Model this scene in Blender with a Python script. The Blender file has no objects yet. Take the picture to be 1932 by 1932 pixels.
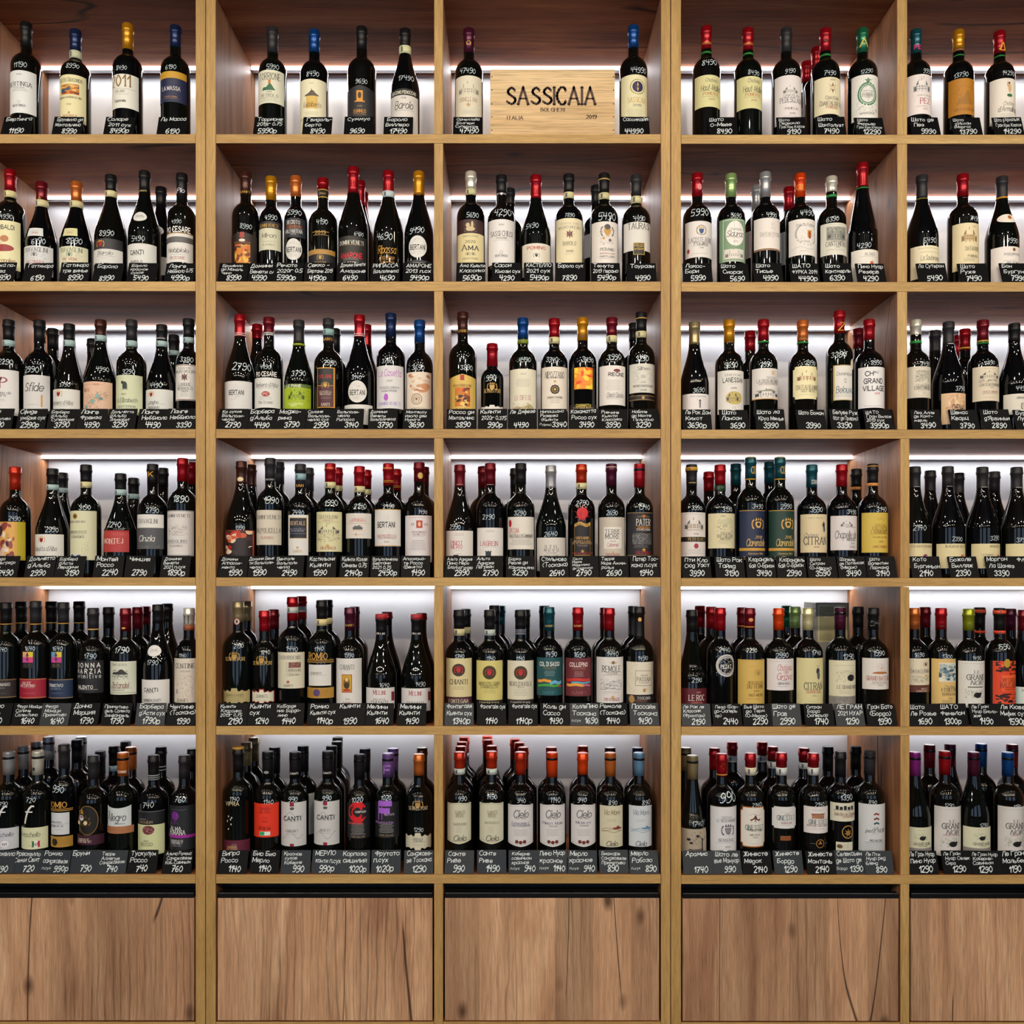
import bpy, math, random
from math import sin, cos, pi, asin, atan, sqrt, radians
# ---------------------------------------------------------------- camera, world, lights, exposure
C = bpy.context.scene.collection
SC = bpy.context.scene
D = 2.43          # camera to the front plane of the shelving (m)
S = 0.0014        # metres per photo pixel in that plane
VX, VY, ZC = 955.0, 1095.0, 1.60   # vanishing point and eye height
cd = bpy.data.cameras.new('camera'); cam = bpy.data.objects.new('camera', cd); C.objects.link(cam)
cam.location = (0, -D, ZC); cam.rotation_euler = (pi/2, 0, 0)
cd.sensor_width = 36; cd.lens = 36*(D/S)/1932
cd.shift_x = (966-VX)/1932; cd.shift_y = (VY-966)/1932; cd.clip_start = .05
SC.camera = cam
SC.view_settings.view_transform = 'Standard'; SC.view_settings.look = 'None'
SC.view_settings.gamma = 1; SC.view_settings.use_curve_mapping = False
SC.view_settings.exposure = 0.0
w = bpy.data.worlds.new('world'); SC.world = w; w.use_nodes = True
w.node_tree.nodes['Background'].inputs[0].default_value = (.55, .72, 1, 1)
w.node_tree.nodes['Background'].inputs[1].default_value = 1.6
CEIL = 3.72
def area(name, loc, rot, sx, sy, power, col):
    l = bpy.data.lights.new(name, 'AREA'); l.shape = 'RECTANGLE'; l.size = sx; l.size_y = sy
    l.energy = power; l.color = col
    o = bpy.data.objects.new(name, l); o.location = loc; o.rotation_euler = rot; C.objects.link(o); return o
# daylight through the three shop windows in the wall opposite the shelving
for i, wx in enumerate((-2.95, 0, 2.95)):
    area('window_light', (wx, -5.62, 1.75), (pi/2, 0, pi), 2.0, 2.1, 62, (.72, .85, 1))
LAMPS = [(x, y) for y in (-1.55, -3.0, -4.4) for x in (-3.0, -1.8, -.6, .6, 1.8, 3.0)]
for i, (lx, ly) in enumerate(LAMPS):
    l = bpy.data.lights.new('ceiling_spot', 'SPOT'); l.energy = 34 if ly > -2 else 105 if ly > -4 else 150; l.spot_size = radians(110)
    l.spot_blend = .7; l.shadow_soft_size = .05; l.color = (1, .86, .68)
    o = bpy.data.objects.new('ceiling_spot', l); o.location = (lx, ly, CEIL-.20); C.objects.link(o)
    tx, ty, tz = lx*.8, .1, .9
    dx, dy, dz = tx-lx, ty-ly, tz-(CEIL-.2)
    o.rotation_euler = (math.atan2(sqrt(dx*dx+dy*dy), -dz), 0, math.atan2(dy, dx)-pi/2)
# ---------------------------------------------------------------- helpers
def lin(h):
    if len(h) == 3: h = ''.join(c*2 for c in h)
    if len(h) == 2: h = h*3
    v = [int(h[i:i+2], 16)/255 for i in (0, 2, 4)]
    return tuple((c/12.92 if c <= .04045 else ((c+.055)/1.055)**2.4) for c in v)+(1,)
MATS = {}
def mat(kind, h):
    k = kind+h
    if k in MATS: return MATS[k]
    m = bpy.data.materials.new(kind+'_'+h); m.use_nodes = True; MATS[k] = m
    nt = m.node_tree; b = nt.nodes['Principled BSDF']; b.inputs['Base Color'].default_value = lin(h)
    if kind == 'paper': b.inputs['Roughness'].default_value = .55
    if kind == 'ink': b.inputs['Roughness'].default_value = .5
    if kind == 'foil': b.inputs['Roughness'].default_value = .28; b.inputs['Metallic'].default_value = .5
    if kind == 'chalk': b.inputs['Roughness'].default_value = .6
    if kind == 'glass':
        b.inputs['Roughness'].default_value = .035
    if kind == 'satin': b.inputs['Roughness'].default_value = .45
    if kind == 'matte': b.inputs['Roughness'].default_value = .42; b.inputs['Specular IOR Level'].default_value = .3
    if kind == 'gola': b.inputs['Roughness'].default_value = .22
    if kind == 'paper' or kind == 'foil':
        n = nt.nodes.new('ShaderNodeTexNoise'); n.inputs['Scale'].default_value = 220 if kind == 'paper' else 90
        n.inputs['Detail'].default_value = 2
        bp = nt.nodes.new('ShaderNodeBump'); bp.inputs['Strength'].default_value = .12; bp.inputs['Distance'].default_value = .0006
        tc = nt.nodes.new('ShaderNodeTexCoord')
        nt.links.new(tc.outputs['Object'], n.inputs['Vector']); nt.links.new(n.outputs[0], bp.inputs['Height'])
        nt.links.new(bp.outputs[0], b.inputs['Normal'])
    return m
def wood(name, axis, base, dark, light, crack=.0, rough=.45, plank=0.0, fine=1.0, spec=.35):
    """laminate wood print, grain along axis"""
    m = bpy.data.materials.new(name); m.use_nodes = True; nt = m.node_tree; N = nt.nodes; L = nt.links
    b = N['Principled BSDF']; b.inputs['Roughness'].default_value = rough; b.inputs['Specular IOR Level'].default_value = spec
    tc = N.new('ShaderNodeTexCoord'); oi = N.new('ShaderNodeObjectInfo')
    mul = N.new('ShaderNodeMath'); mul.operation = 'MULTIPLY'; mul.inputs[1].default_value = 37.0
    L.new(oi.outputs['Random'], mul.inputs[0])
    add = N.new('ShaderNodeVectorMath'); add.operation = 'ADD'
    L.new(tc.outputs['Object'], add.inputs[0]); L.new(mul.outputs[0], add.inputs[1])
    def mapped(sl, sa):
        mp = N.new('ShaderNodeMapping'); s = [sa]*3; s['XYZ'.index(axis)] = sl
        mp.inputs['Scale'].default_value = s; L.new(add.outputs[0], mp.inputs['Vector']); return mp.outputs[0]
    def noise(vec, sc, det=4, ro=.6, dist=0):
        n = N.new('ShaderNodeTexNoise'); n.inputs['Scale'].default_value = sc; n.inputs['Detail'].default_value = det
        n.inputs['Roughness'].default_value = ro; n.inputs['Distortion'].default_value = dist
        L.new(vec, n.inputs['Vector']); return n.outputs[0]
    def ramp(f, pts):
        r = N.new('ShaderNodeValToRGB'); e = r.color_ramp.elements
        e[0].position, e[0].color = pts[0]; e[1].position, e[1].color = pts[-1]
        for p in pts[1:-1]:
            q = e.new(p[0]); q.color = p[1]
        L.new(f, r.inputs[0]); return r.outputs[0]
    def mix(f, a, c, mode='MIX'):
        x = N.new('ShaderNodeMix'); x.data_type = 'RGBA'; x.blend_type = mode
        if isinstance(f, float): x.inputs[0].default_value = f
        else: L.new(f, x.inputs[0])
        L.new(a, x.inputs[6]); L.new(c, x.inputs[7]); return x.outputs[2]
    big = noise(mapped(1.1, 9.0), 1.0, 3, .55, 1.2)
    col = ramp(big, [(.28, lin(dark)), (.5, lin(base)), (.72, lin(light))])
    g = (lambda v: (v, v, v, 1))
    med = noise(mapped(2.6*fine, 130*fine), 1.0, 4, .7, .6)
    col = mix(.7, col, ramp(med, [(.25, g(.62)), (.5, g(1)), (.8, g(1.18))]), 'MULTIPLY')
    fin = noise(mapped(16*fine, 560*fine), 1.0, 2, .6)
    col = mix(.85, col, ramp(fin, [(.3, g(.6)), (.55, g(1)), (.8, g(1.15))]), 'MULTIPLY')
    if plank:
        sx = N.new('ShaderNodeSeparateXYZ'); L.new(add.outputs[0], sx.inputs[0])
        cross = sx.outputs['XYZ'.index('X' if axis == 'Z' else 'Y')]
        mm = N.new('ShaderNodeMath'); mm.operation = 'MULTIPLY'; mm.inputs[1].default_value = plank; L.new(cross, mm.inputs[0])
        fl = N.new('ShaderNodeMath'); fl.operation = 'FLOOR'; L.new(mm.outputs[0], fl.inputs[0])
        wn = N.new('ShaderNodeTexWhiteNoise'); wn.noise_dimensions = '1D'; L.new(fl.outputs[0], wn.inputs['W'])
        col = mix(.8, col, ramp(wn.outputs[0], [(0, g(.72)), (.5, g(1)), (1, g(1.14))]), 'MULTIPLY')
    if crack:
        # cathedral figure: distorted bands
        wv = N.new('ShaderNodeTexWave'); wv.wave_type = 'BANDS'; wv.bands_direction = 'X' if axis != 'X' else 'Y'
        wv.inputs['Scale'].default_value = 4.2; wv.inputs['Distortion'].default_value = 6.5; wv.inputs['Detail'].default_value = 2.0
        wv.inputs['Detail Scale'].default_value = .8
        L.new(mapped(.9, 3.4), wv.inputs['Vector'])
        mk = ramp(noise(mapped(1.3, 6), 1.0, 1, .5), [(.50, g(0)), (.62, g(1))])
        wl = ramp(wv.outputs[0], [(.0, g(.5)), (.10, g(.88)), (.5, g(1)), (1, g(.93))])
        col = mix(mk, col, mix(.8, col, wl, 'MULTIPLY'))
        # long dark cracks: zero crossings of a stretched noise, gated by another
        cn = noise(mapped(.55, 6.0), 1.0, 1, .35, .1)
        sb = N.new('ShaderNodeMath'); sb.operation = 'SUBTRACT'; sb.inputs[1].default_value = .5; L.new(cn, sb.inputs[0])
        ab = N.new('ShaderNodeMath'); ab.operation = 'ABSOLUTE'; L.new(sb.outputs[0], ab.inputs[0])
        line = ramp(ab.outputs[0], [(.0022, g(1)), (.0062, g(0))])
        gate = ramp(noise(mapped(3.0, 4.2), 1.0, 1, .5), [(.47, g(0)), (.53, g(1))])
        lm = mix(1.0, line, gate, 'MULTIPLY')
        kd = N.new('ShaderNodeRGB'); kd.outputs[0].default_value = lin('2a1a16')
        col = mix(lm, col, kd.outputs[0])
        vo = N.new('ShaderNodeTexVoronoi'); vo.inputs['Scale'].default_value = 1.0; L.new(mapped(5.0, 9.5), vo.inputs['Vector'])
        kn = ramp(vo.outputs['Distance'], [(.05, g(1)), (.17, g(0))])
        kg = N.new('ShaderNodeRGB'); kg.outputs[0].default_value = lin('3c2418')
        kk = mix(1.0, kn, ramp(vo.outputs['Color'], [(.55, g(0)), (.6, g(.85))]), 'MULTIPLY')
        col = mix(kk, col, kg.outputs[0])
    L.new(col, b.inputs['Base Color'])
    bp = N.new('ShaderNodeBump'); bp.inputs['Strength'].default_value = .25; bp.inputs['Distance'].default_value = .0006
    L.new(fin, bp.inputs['Height']); L.new(bp.outputs[0], b.inputs['Normal'])
    return m
W_H = wood('laminate_across_shaded', 'X', '945636', '683c26', 'b0724a', crack=1, plank=11, rough=.6, spec=.1)  # door laminate darkened: shade under the shelves is painted into the colour
W_S = wood('laminate_side_shaded', 'Z', 'a8724c', '7e5438', 'c08a62', crack=1, plank=10, rough=.5, spec=.25)  # same laminate as the doors, with the bays' shade put into the colour
W_D = wood('laminate_door', 'Z', 'c29876', '9a7056', 'deb692', crack=1, plank=10, spec=.25)
E_H = wood('oak_edge_across', 'X', 'b8945a', 'aa864e', 'c6a468', rough=.5, fine=1.6)
E_V = wood('oak_edge_upright', 'Z', 'b8945a', 'aa864e', 'c6a468', rough=.5, fine=1.6)
def link(name, me, m=None, parent=None, loc=None, rot=None):
    o = bpy.data.objects.new(name, me); C.objects.link(o)
    if m is not None:
        for q in (m if isinstance(m, list) else [m]): me.materials.append(q)
    if parent: o.parent = parent
    if loc: o.location = loc
    if rot: o.rotation_euler = rot
    return o
def tag(o, label=None, cat=None, group=None, kind=None):
    if label: o['label'] = label
    if cat: o['category'] = cat
    if group: o['group'] = group
    if kind: o['kind'] = kind
    return o
def box(name, x0, x1, y0, y1, z0, z1, m, parent=None, bev=0.0):
    cx, cy, cz = (x0+x1)/2, (y0+y1)/2, (z0+z1)/2; hx, hy, hz = (x1-x0)/2, (y1-y0)/2, (z1-z0)/2
    vs = [(sx*hx, sy*hy, sz*hz) for sx in (-1, 1) for sy in (-1, 1) for sz in (-1, 1)]
    fs = [(0, 1, 3, 2), (4, 6, 7, 5), (0, 4, 5, 1), (2, 3, 7, 6), (0, 2, 6, 4), (1, 5, 7, 3)]
    me = bpy.data.meshes.new(name); me.from_pydata(vs, [], fs)
    if bev:
        import bmesh
        bm = bmesh.new(); bm.from_mesh(me)
        bmesh.ops.bevel(bm, geom=bm.edges[:], offset=bev, segments=2, affect='EDGES', profile=.5)
        bm.to_mesh(me); bm.free()
    o = link(name, me, m)
    o.location = (cx, cy, cz)
    if parent:
        o.parent = parent
        px = py = pz = 0; q = parent
        while q is not None: px += q.location.x; py += q.location.y; pz += q.location.z; q = q.parent
        o.location = (cx-px, cy-py, cz-pz)
    return o
def empty(name, loc):
    o = bpy.data.objects.new(name, None); o.location = loc; o.empty_display_size = .1; C.objects.link(o); return o
PX = lambda px, y=0.0: (px-VX)*S*(D+y)/D           # photo column -> metres, at depth y
PZ = lambda py, y=0.0: ZC+(VY-py)*S*(D+y)/D        # photo row -> metres, at depth y
# ---------------------------------------------------------------- stroke lettering
G = {}
for row in '''A 023862 1454
B 0208 ~083847463505 ~053554533202
C ~5748280604224253
D 0208 ~083856543202
E 58080252 0545
F 580802 0545
G ~5748280604224252 525535
H 0208 5258 0555
I 0208
J ~38332203
K 0208 5804 2552
L 080252
M 0208336862
N 02085258
O ~381705133253655738
P 0208 ~083857563505
Q ~381705133253655738 4361
R 0208 ~083857563505 2552
S ~573817163554533203
T 0868 3832
U ~080604132242535658
V 083268
W 0822476288
X 0852 0258
Y 083568 3532
Z 08580252
a ~462605032243 4642
b 0802 ~052645432203
c ~452605032243
d ~452605032243 4842
e ~0444452605032243
f ~38281612 0636
g ~452605032243 ~46412001
h 0802 ~05264542
i 0602 0708
j ~262100 2728
k 0802 4604 2542
l 0802
m 0602 ~05263532 ~35566562
n 0602 ~05264542
o ~26050322434526
p 0600 ~052645432203
q ~452605032243 4640
r 0602 ~042536
s ~46260524432202
t ~18132232 0636
u ~06032243 4642
v 062246
w 0612355266
x 0642 0246
y 0622 4610
z 06460242
0 ~28060422444628
1 062822
2 ~0728473502 0242
3 ~07284725 ~2544432203
4 080545 3832
5 480805 ~0535443202
6 ~38060322433504
7 084812 1535
8 ~250728472503224325
9 ~462506183847442202
Б 580802 ~053554533202
Г 580802
Д 01026261 12285852
Ж 083502 683562 3832
З ~07284725 ~2544432203
И 08025852
Л 02285852
П 02085852
У 0834 5812
Ф 3832 ~37060534656637
Ц 080262 5852 6261
Ч 080555 5852
Ш 08026268 3832
Э ~073857543203 2555
Ю 0208 0525 ~48272342636748
Я 5258 ~583807063555 3502
Ь 0802 ~053554533202
б ~4817042243442504
в 0602 ~06363504 ~0434433202
г 460602
д ~452605032243 ~46412001
ж 063402 663462 3632
з ~05264524 ~2444432203
и 06024642
й 06024642 1737
к 0602 4604 2442
л 02264642
м 0216335662
н 0602 4642 0444
п 02064642
т 0646 2622
ф 2820 ~26050322434526
ц 060252 4642 5251
ч ~060444 4642
ш 06026266 3632
щ 06026266 3632 6271
ъ 0602 ~0434433202
ы 0602 ~0434433202 5652
ь 0602 ~0434433202
э ~052645432203 2444
ю 0602 0424 ~46252342636546
я 4642 ~4616051444 2402
- 0434
. 0213
( ~28060422
) ~08262402
' 0708
& ~522716151303224254'''.split('\n'):
    k, _, r = row.partition(' ')
    st = []
    for s in r.split():
        sm = s[0] == '~'; s = s.lstrip('~')
        st.append((sm, [(int(s[i]), int(s[i+1])) for i in range(0, len(s), 2)]))
    G[k] = st
for a, b in zip('АВЕЁКМНОРСТХ', 'ABEEKMHOPCTX'): G[a] = G[b]
for a, b in zip('аеёорсух', 'aeeopcyx'): G[a] = G[b]
for a, b in zip('ÂÉÈÀâéèôêÔ', 'AEEAaeeoeO'): G[a] = G[b]
def smooth(p, n=3):
    out = []
    for i in range(len(p)-1):
        a = p[i-1] if i else p[i]; b = p[i]; c = p[i+1]; d = p[i+2] if i+2 < len(p) else c
        for j in range(n):
            t = j/n; t2 = t*t; t3 = t2*t
            out.append(tuple(.5*(2*b[k]+(c[k]-a[k])*t+(2*a[k]-5*b[k]+4*c[k]-d[k])*t2+(3*b[k]-a[k]-3*c[k]+d[k])*t3) for k in (0, 1)))
    out.append(p[-1]); return out
def strokes(text, style, rnd=None):
    """-> (list of quads in glyph units, width). cap height = 6 units, baseline y=0"""
    Q = []; x = 0.0
    base, thin = {'s': (1.1, .45), 'n': (1.2, 1.2), 'i': (.85, .45), 'h': (.64, .64), 'H': (1.0, 1.0), 'k': (.86, .86), 'X': (2.3, 2.3), 'C': (1.5, .6)}[style]
    sh = {'s': 0, 'n': 0, 'i': .32, 'h': .14, 'H': .16, 'k': .14, 'X': 0, 'C': 0}[style]
    def quad(a, b, wd):
        dx, dy = b[0]-a[0], b[1]-a[1]; l = sqrt(dx*dx+dy*dy)
        if l < 1e-6: return
        e = wd*.35/l; ax, ay = a[0]-dx*e, a[1]-dy*e; bx, by = b[0]+dx*e, b[1]+dy*e
        nx, ny = -dy/l*wd/2, dx/l*wd/2
        Q.append([(ax+nx, ay+ny), (ax-nx, ay-ny), (bx-nx, by-ny), (bx+nx, by+ny)])
    for ch in text:
        if ch in '_ ': x += 3.2; continue
        sc = 1.0
        if style in 'sC' and ch.islower(): ch = ch.upper(); sc = .78
        g = G.get(ch) or G.get(ch.upper())
        if g is None: x += 3; continue
        mx = max(p[0] for _, s in g for p in s)*sc
        jx = jy = 0; js = 1
        if rnd and style in 'hHk': jy = rnd.uniform(-.35, .35); js = rnd.uniform(.9, 1.08)
        for sm, s in g:
            pts = [((p[0]*sc*js)+x+sh*(p[1]-2)*sc, (p[1]-2)*sc*js+jy) for p in s]
            if sm: pp = smooth(pts, 2)
            else: pp = pts
            for a, b in zip(pp, pp[1:]):
                dx, dy = b[0]-a[0], b[1]-a[1]; l = sqrt(dx*dx+dy*dy) or 1
                quad(a, b, thin+(base-thin)*abs(dy)/l)
            if style in 'sC':
                for e, f in ((s[0], s[1]), (s[-1], s[-2])):
                    if not sm and e[1] in (2, 8) and abs(e[1]-f[1]) >= 3:
                        ex, ey = e[0]*sc+x, (e[1]-2)*sc
                        quad((ex-.95, ey), (ex+.95, ey), .35)
        x += mx+(1.9 if style in 'snC' else 1.5)
    return Q, max(x-1.5, .5)
G['Ы'] = [G['Ь'][0], G['Ь'][1], (False, [(6, 8), (6, 2)])]
# ---------------------------------------------------------------- room
m_wall = mat('satin', '8a857c'); m_floor = mat('satin', '4e463e'); m_ceil = mat('satin', '4a4a4c')
FZ = 0.0
tag(box('floor', -5, 5, -5.6, .6, -.05, FZ, m_floor), kind='structure')
tag(box('ceiling', -5, 5, -5.6, .6, CEIL, CEIL+.05, m_ceil), kind='structure')
tag(box('wall_back', -5, 5, .41, .52, FZ, CEIL, m_wall), kind='structure')
tag(box('wall_left', -5.1, -5, -5.6, .6, FZ, CEIL, m_wall), kind='structure')
tag(box('wall_right', 5, 5.1, -5.6, .6, FZ, CEIL, m_wall), kind='structure')
wf = bpy.data.objects.new('wall_front', None); C.objects.link(wf); wf.location = (0, -5.5, 0); tag(wf, kind='structure')
xs = [-5, -4.0, -1.9, -1.05, 1.05, 1.9, 4.0, 5]
for i in range(0, 8, 2):
    box('wall_pier', xs[i], xs[i+1], -5.55, -5.45, 0, CEIL, m_wall, wf)
for i in (1, 3, 5):
    box('wall_pier', xs[i], xs[i+1], -5.55, -5.45, 0, .65, m_wall, wf)
    box('wall_pier', xs[i], xs[i+1], -5.55, -5.45, 2.85, CEIL, m_wall, wf)
m_frame = mat('satin', '2a2a2c')
for n, i in enumerate((1, 3, 5)):
    wo = empty('window_%d' % (n+1), ((xs[i]+xs[i+1])/2, -5.5, .65)); tag(wo, kind='structure')
    a, b = xs[i], xs[i+1]
    for x0, x1, z0, z1 in ((a, a+.06, .65, 2.85), (b-.06, b, .65, 2.85), (a+.06, b-.06, .65, .71), (a+.06, b-.06, 2.79, 2.85),
                           ((a+b)/2-.02, (a+b)/2+.02, .71, 2.79)):
        box('window_frame', x0, x1, -5.53, -5.47, z0, z1, m_frame, wo)
# ceiling track lamps: the spots shine from these
def emis(name, col, st):
    m = bpy.data.materials.new(name); m.use_nodes = True; b = m.node_tree.nodes['Principled BSDF']
    b.inputs['Base Color'].default_value = (.9, .9, .9, 1)
    b.inputs['Emission Color'].default_value = col; b.inputs['Emission Strength'].default_value = st; return m
m_bulb = emis('lamp_glow', (1, .85, .66, 1), 60)
m_led = emis('led_glow', (.93, .95, 1, 1), 9)
def lathe(name, prof, seg, m, parent=None, loc=None):
    vs = []; fs = []
    for r, z in prof:
        for k in range(seg):
            a = 2*pi*k/seg; vs.append((r*sin(a), -r*cos(a), z))
    for i in range(len(prof)-1):
        for k in range(seg):
            k2 = (k+1) % seg; fs.append((i*seg+k, i*seg+k2, (i+1)*seg+k2, (i+1)*seg+k))
    fs.append(tuple(range(seg))[::-1]); fs.append(tuple((len(prof)-1)*seg+k for k in range(seg)))
    me = bpy.data.meshes.new(name); me.from_pydata(vs, [], fs)
    me.polygons.foreach_set('use_smooth', [True]*(len(fs)-2)+[False]*2)
    return link(name, me, m, parent, loc)
m_blk = mat('satin', '18181a')
proto = None
for i, (lx, ly) in enumerate(LAMPS):
    if proto is None:
        r = empty('ceiling_lamp', (lx, ly, CEIL-.2)); proto = r
        lathe('lamp_shade', [(.045, 0), (.05, .005), (.05, .14), (.04, .15)], 20, m_blk, r, (0, 0, .005))
        lathe('lamp_lens', [(.038, -.004), (.04, .004)], 20, m_bulb, r, (0, 0, 0))
        box('lamp_stem', lx-.008, lx+.008, ly-.008, ly+.008, CEIL-.05, CEIL, m_blk, r)
    else:
        r = proto.copy(); C.objects.link(r); r.location = (lx, ly, CEIL-.2)
        for ch in proto.children:
            c = ch.copy(); C.objects.link(c); c.parent = r
    tag(r, 'black cylindrical ceiling spot lamp, %s from left, %s row from the shelves' % (['first', 'second', 'third', 'fourth', 'fifth', 'sixth'][i % 6], ['nearest', 'middle', 'farthest'][i//6]), 'lamp', 'ceiling spot lamps over the shop floor')
# ---------------------------------------------------------------- shelving
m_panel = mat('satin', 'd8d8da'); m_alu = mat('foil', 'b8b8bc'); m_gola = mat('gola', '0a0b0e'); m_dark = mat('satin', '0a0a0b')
DEP = .387
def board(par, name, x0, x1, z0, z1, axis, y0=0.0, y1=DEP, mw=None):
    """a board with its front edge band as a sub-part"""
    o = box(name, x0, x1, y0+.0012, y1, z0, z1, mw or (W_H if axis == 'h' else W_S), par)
    g = .0006
    e = box('edge_band', x0+g, x1-g, y0, y0+.0012, z0+g*.3, z1-g*.3, E_H if axis == 'h' else E_V, o)
    return o
ROWS = [(-26, -8), (253, 270), (531, 549), (809.5, 826.5), (1089.5, 1106), (1370, 1386.5), (1650, 1667)]
UNITS = [('shelving unit at the left edge of the photo, cut by the frame', (-490, -472), (-472, -60, -60), (-43, 369), (369, 387.3), 0),
         ('tall oak shelving unit in the middle with two bays of bottles', (388.3, 407), (407, 819, 819), (836, 1247), (1247, 1264.8), 0),
         ('tall oak shelving unit on the right with two bays of bottles', (1266, 1285), (1285, 1693, 1699), (1712, 2124), (2124, 2142), 1)]
ZB = PZ(2330)
SHELFZ = {}
for ui, (lab, ls, b1, b2, rs, dy) in enumerate(UNITS):
    u = empty('shelving_unit', (PX((ls[0]+rs[1])/2), 0, 0)); tag(u, 'oak edged '+lab, 'shelving', 'wine shelving units')
    ztop = PZ(-306+dy)
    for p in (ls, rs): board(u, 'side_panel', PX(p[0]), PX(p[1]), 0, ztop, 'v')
    xi0, xi1 = PX(ls[1])+.0003, PX(rs[0])-.0003
    rows = [(-306, -288)]+ROWS
    divs = []
    for i, (a, b) in enumerate(rows):
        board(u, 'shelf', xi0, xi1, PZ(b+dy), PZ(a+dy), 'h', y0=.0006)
    for i in range(len(rows)-1):
        zt = PZ(rows[i][1]+dy); zb = PZ(rows[i+1][0]+dy)
        dx0, dx1 = (b1[1], b2[0]) if i < 4 else (b1[2], b2[0]+(b1[2]-b1[1])*.75)
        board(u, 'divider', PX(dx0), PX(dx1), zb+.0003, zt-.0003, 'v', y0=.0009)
        divs.append((dx0, dx1))
        for (x0, x1) in ((xi0, PX(dx0)), (PX(dx1), xi1)):
            x0 += .0004; x1 -= .0004
            box('back_panel', x0, x1, .378, .3865, zb+.0005, zt-.0005, m_panel, u)
            ls_ = box('light_strip', x0, x1, .3345, .352, zt-.0105, zt-.0005, m_alu, u)
            box('light_diffuser', x0+.001, x1-.001, .332, .3343, zt-.0100, zt-.0008, m_led, ls_)
            ll = bpy.data.lights.new('strip_light', 'AREA'); ll.shape = 'RECTANGLE'; ll.size = x1-x0-.01; ll.size_y = .008
            ll.energy = .45; ll.color = (.97, .975, 1)
            lo = bpy.data.objects.new('strip_light', ll); C.objects.link(lo); lo.location = ((x0+x1)/2, .343, zt-.0112)
    # handle recess, doors and bottom boards below the last bottle shelf
    zt = PZ(1667+dy)-.0004; zd = PZ(1695+dy); zdb = PZ(1926+dy)
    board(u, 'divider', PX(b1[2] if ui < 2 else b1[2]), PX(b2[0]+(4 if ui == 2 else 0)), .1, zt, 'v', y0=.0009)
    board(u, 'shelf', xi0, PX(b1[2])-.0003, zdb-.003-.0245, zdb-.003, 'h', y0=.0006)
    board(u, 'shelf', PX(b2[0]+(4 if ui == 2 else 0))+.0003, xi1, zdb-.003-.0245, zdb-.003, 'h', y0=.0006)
    box('plinth', xi0, xi1, .05, .065, .0, .1, m_dark, u)
    for k, (x0, x1) in enumerate(((xi0, PX(b1[2])-.0003), (PX(b2[0]+(4 if ui == 2 else 0))+.0003, xi1))):
        g = .0042
        dr = box('door', x0+g, x1-g, .0015, .0195, zdb, zd, W_D, u, bev=.0008)
        # black handle profile on the top of the door: a lip with a recess behind it
        hp = box('handle_profile', x0+g, x1-g, .0012, .0195, zd+.0002, zd+.0150, m_gola, dr, bev=.0022)
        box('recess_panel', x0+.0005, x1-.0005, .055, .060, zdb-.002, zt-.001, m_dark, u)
        z2 = zdb-.0031-.0245
        d2 = box('door', x0+g, x1-g, .0015, .0195, .105, z2-.039, W_D, u, bev=.0008)
        box('handle_profile', x0+g, x1-g, .0012, .0195, z2-.0388, z2-.024, m_gola, d2, bev=.0012)
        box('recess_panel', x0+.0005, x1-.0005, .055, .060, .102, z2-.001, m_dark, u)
# ---------------------------------------------------------------- bottles
PROF = {
 'b': [(78, .0142), (84, .0158), (88, .0195), (93, .0252), (98, .0295), (104, .0332), (111, .0360), (119, .0374), (126, .0377)],
 'u': [(55, .0142), (72, .0158), (88, .0188), (104, .0228), (118, .0268), (132, .0308), (146, .0343), (158, .0366), (170, .0377)],
 'f': [(60, .0142), (85, .0172), (105, .0205), (125, .0243), (145, .0283), (165, .0320), (185, .0352), (205, .0372), (220, .0377)]}
def profile(T, R, H):
    """[(r, z)] bottom -> top in metres"""
    k = H/.305 if H < .262 else 1.0
    top = [(0, .0133), (1.2, .0146), (12, .0149), (13.5, .0156), (19, .0156), (20.5, .0141), (38, .0138)]
    p = []
    for d, r in top: p.append((r, H-d*.001*k))
    for d, r in PROF[T]:
        rr = r if r < .0145 else .0142+(r-.0142)*(R-.0142)/(.0377-.0142)
        p.append((rr, H-d*.001*k))
    p += [(R, H*.45), (R, H*.25), (R, .012), (R*.985, .004), (R*.93, .0)]
    p = [q for i, q in enumerate(p) if i == len(p)-1 or True]
    p.sort(key=lambda q: q[1]); return p
def rad_at(p, z):
    if z <= p[0][1]: return p[0][0]
    for (r0, z0), (r1, z1) in zip(p, p[1:]):
        if z <= z1: return r0+(r1-r0)*(z-z0)/max(z1-z0, 1e-6)
    return p[-1][0]
MESH = {}
def lathe_mesh(name, prof, seg=28):
    key = (name, tuple((round(a, 4), round(b, 4)) for a, b in prof), seg)
    if key in MESH: return MESH[key]
    vs = []; fs = []
    for r, z in prof:
        for k in range(seg):
            a = 2*pi*k/seg; vs.append((r*sin(a), -r*cos(a), z))
    for i in range(len(prof)-1):
        for k in range(seg):
            k2 = (k+1) % seg; fs.append((i*seg+k, i*seg+k2, (i+1)*seg+k2, (i+1)*seg+k))
    fs.append(tuple(range(seg))[::-1]); fs.append(tuple((len(prof)-1)*seg+k for k in range(seg)))
    me = bpy.data.meshes.new(name); me.from_pydata(vs, [], fs)
    me.polygons.foreach_set('use_smooth', [True]*(len(fs)-2)+[False]*2)
    MESH[key] = me; return me
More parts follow.
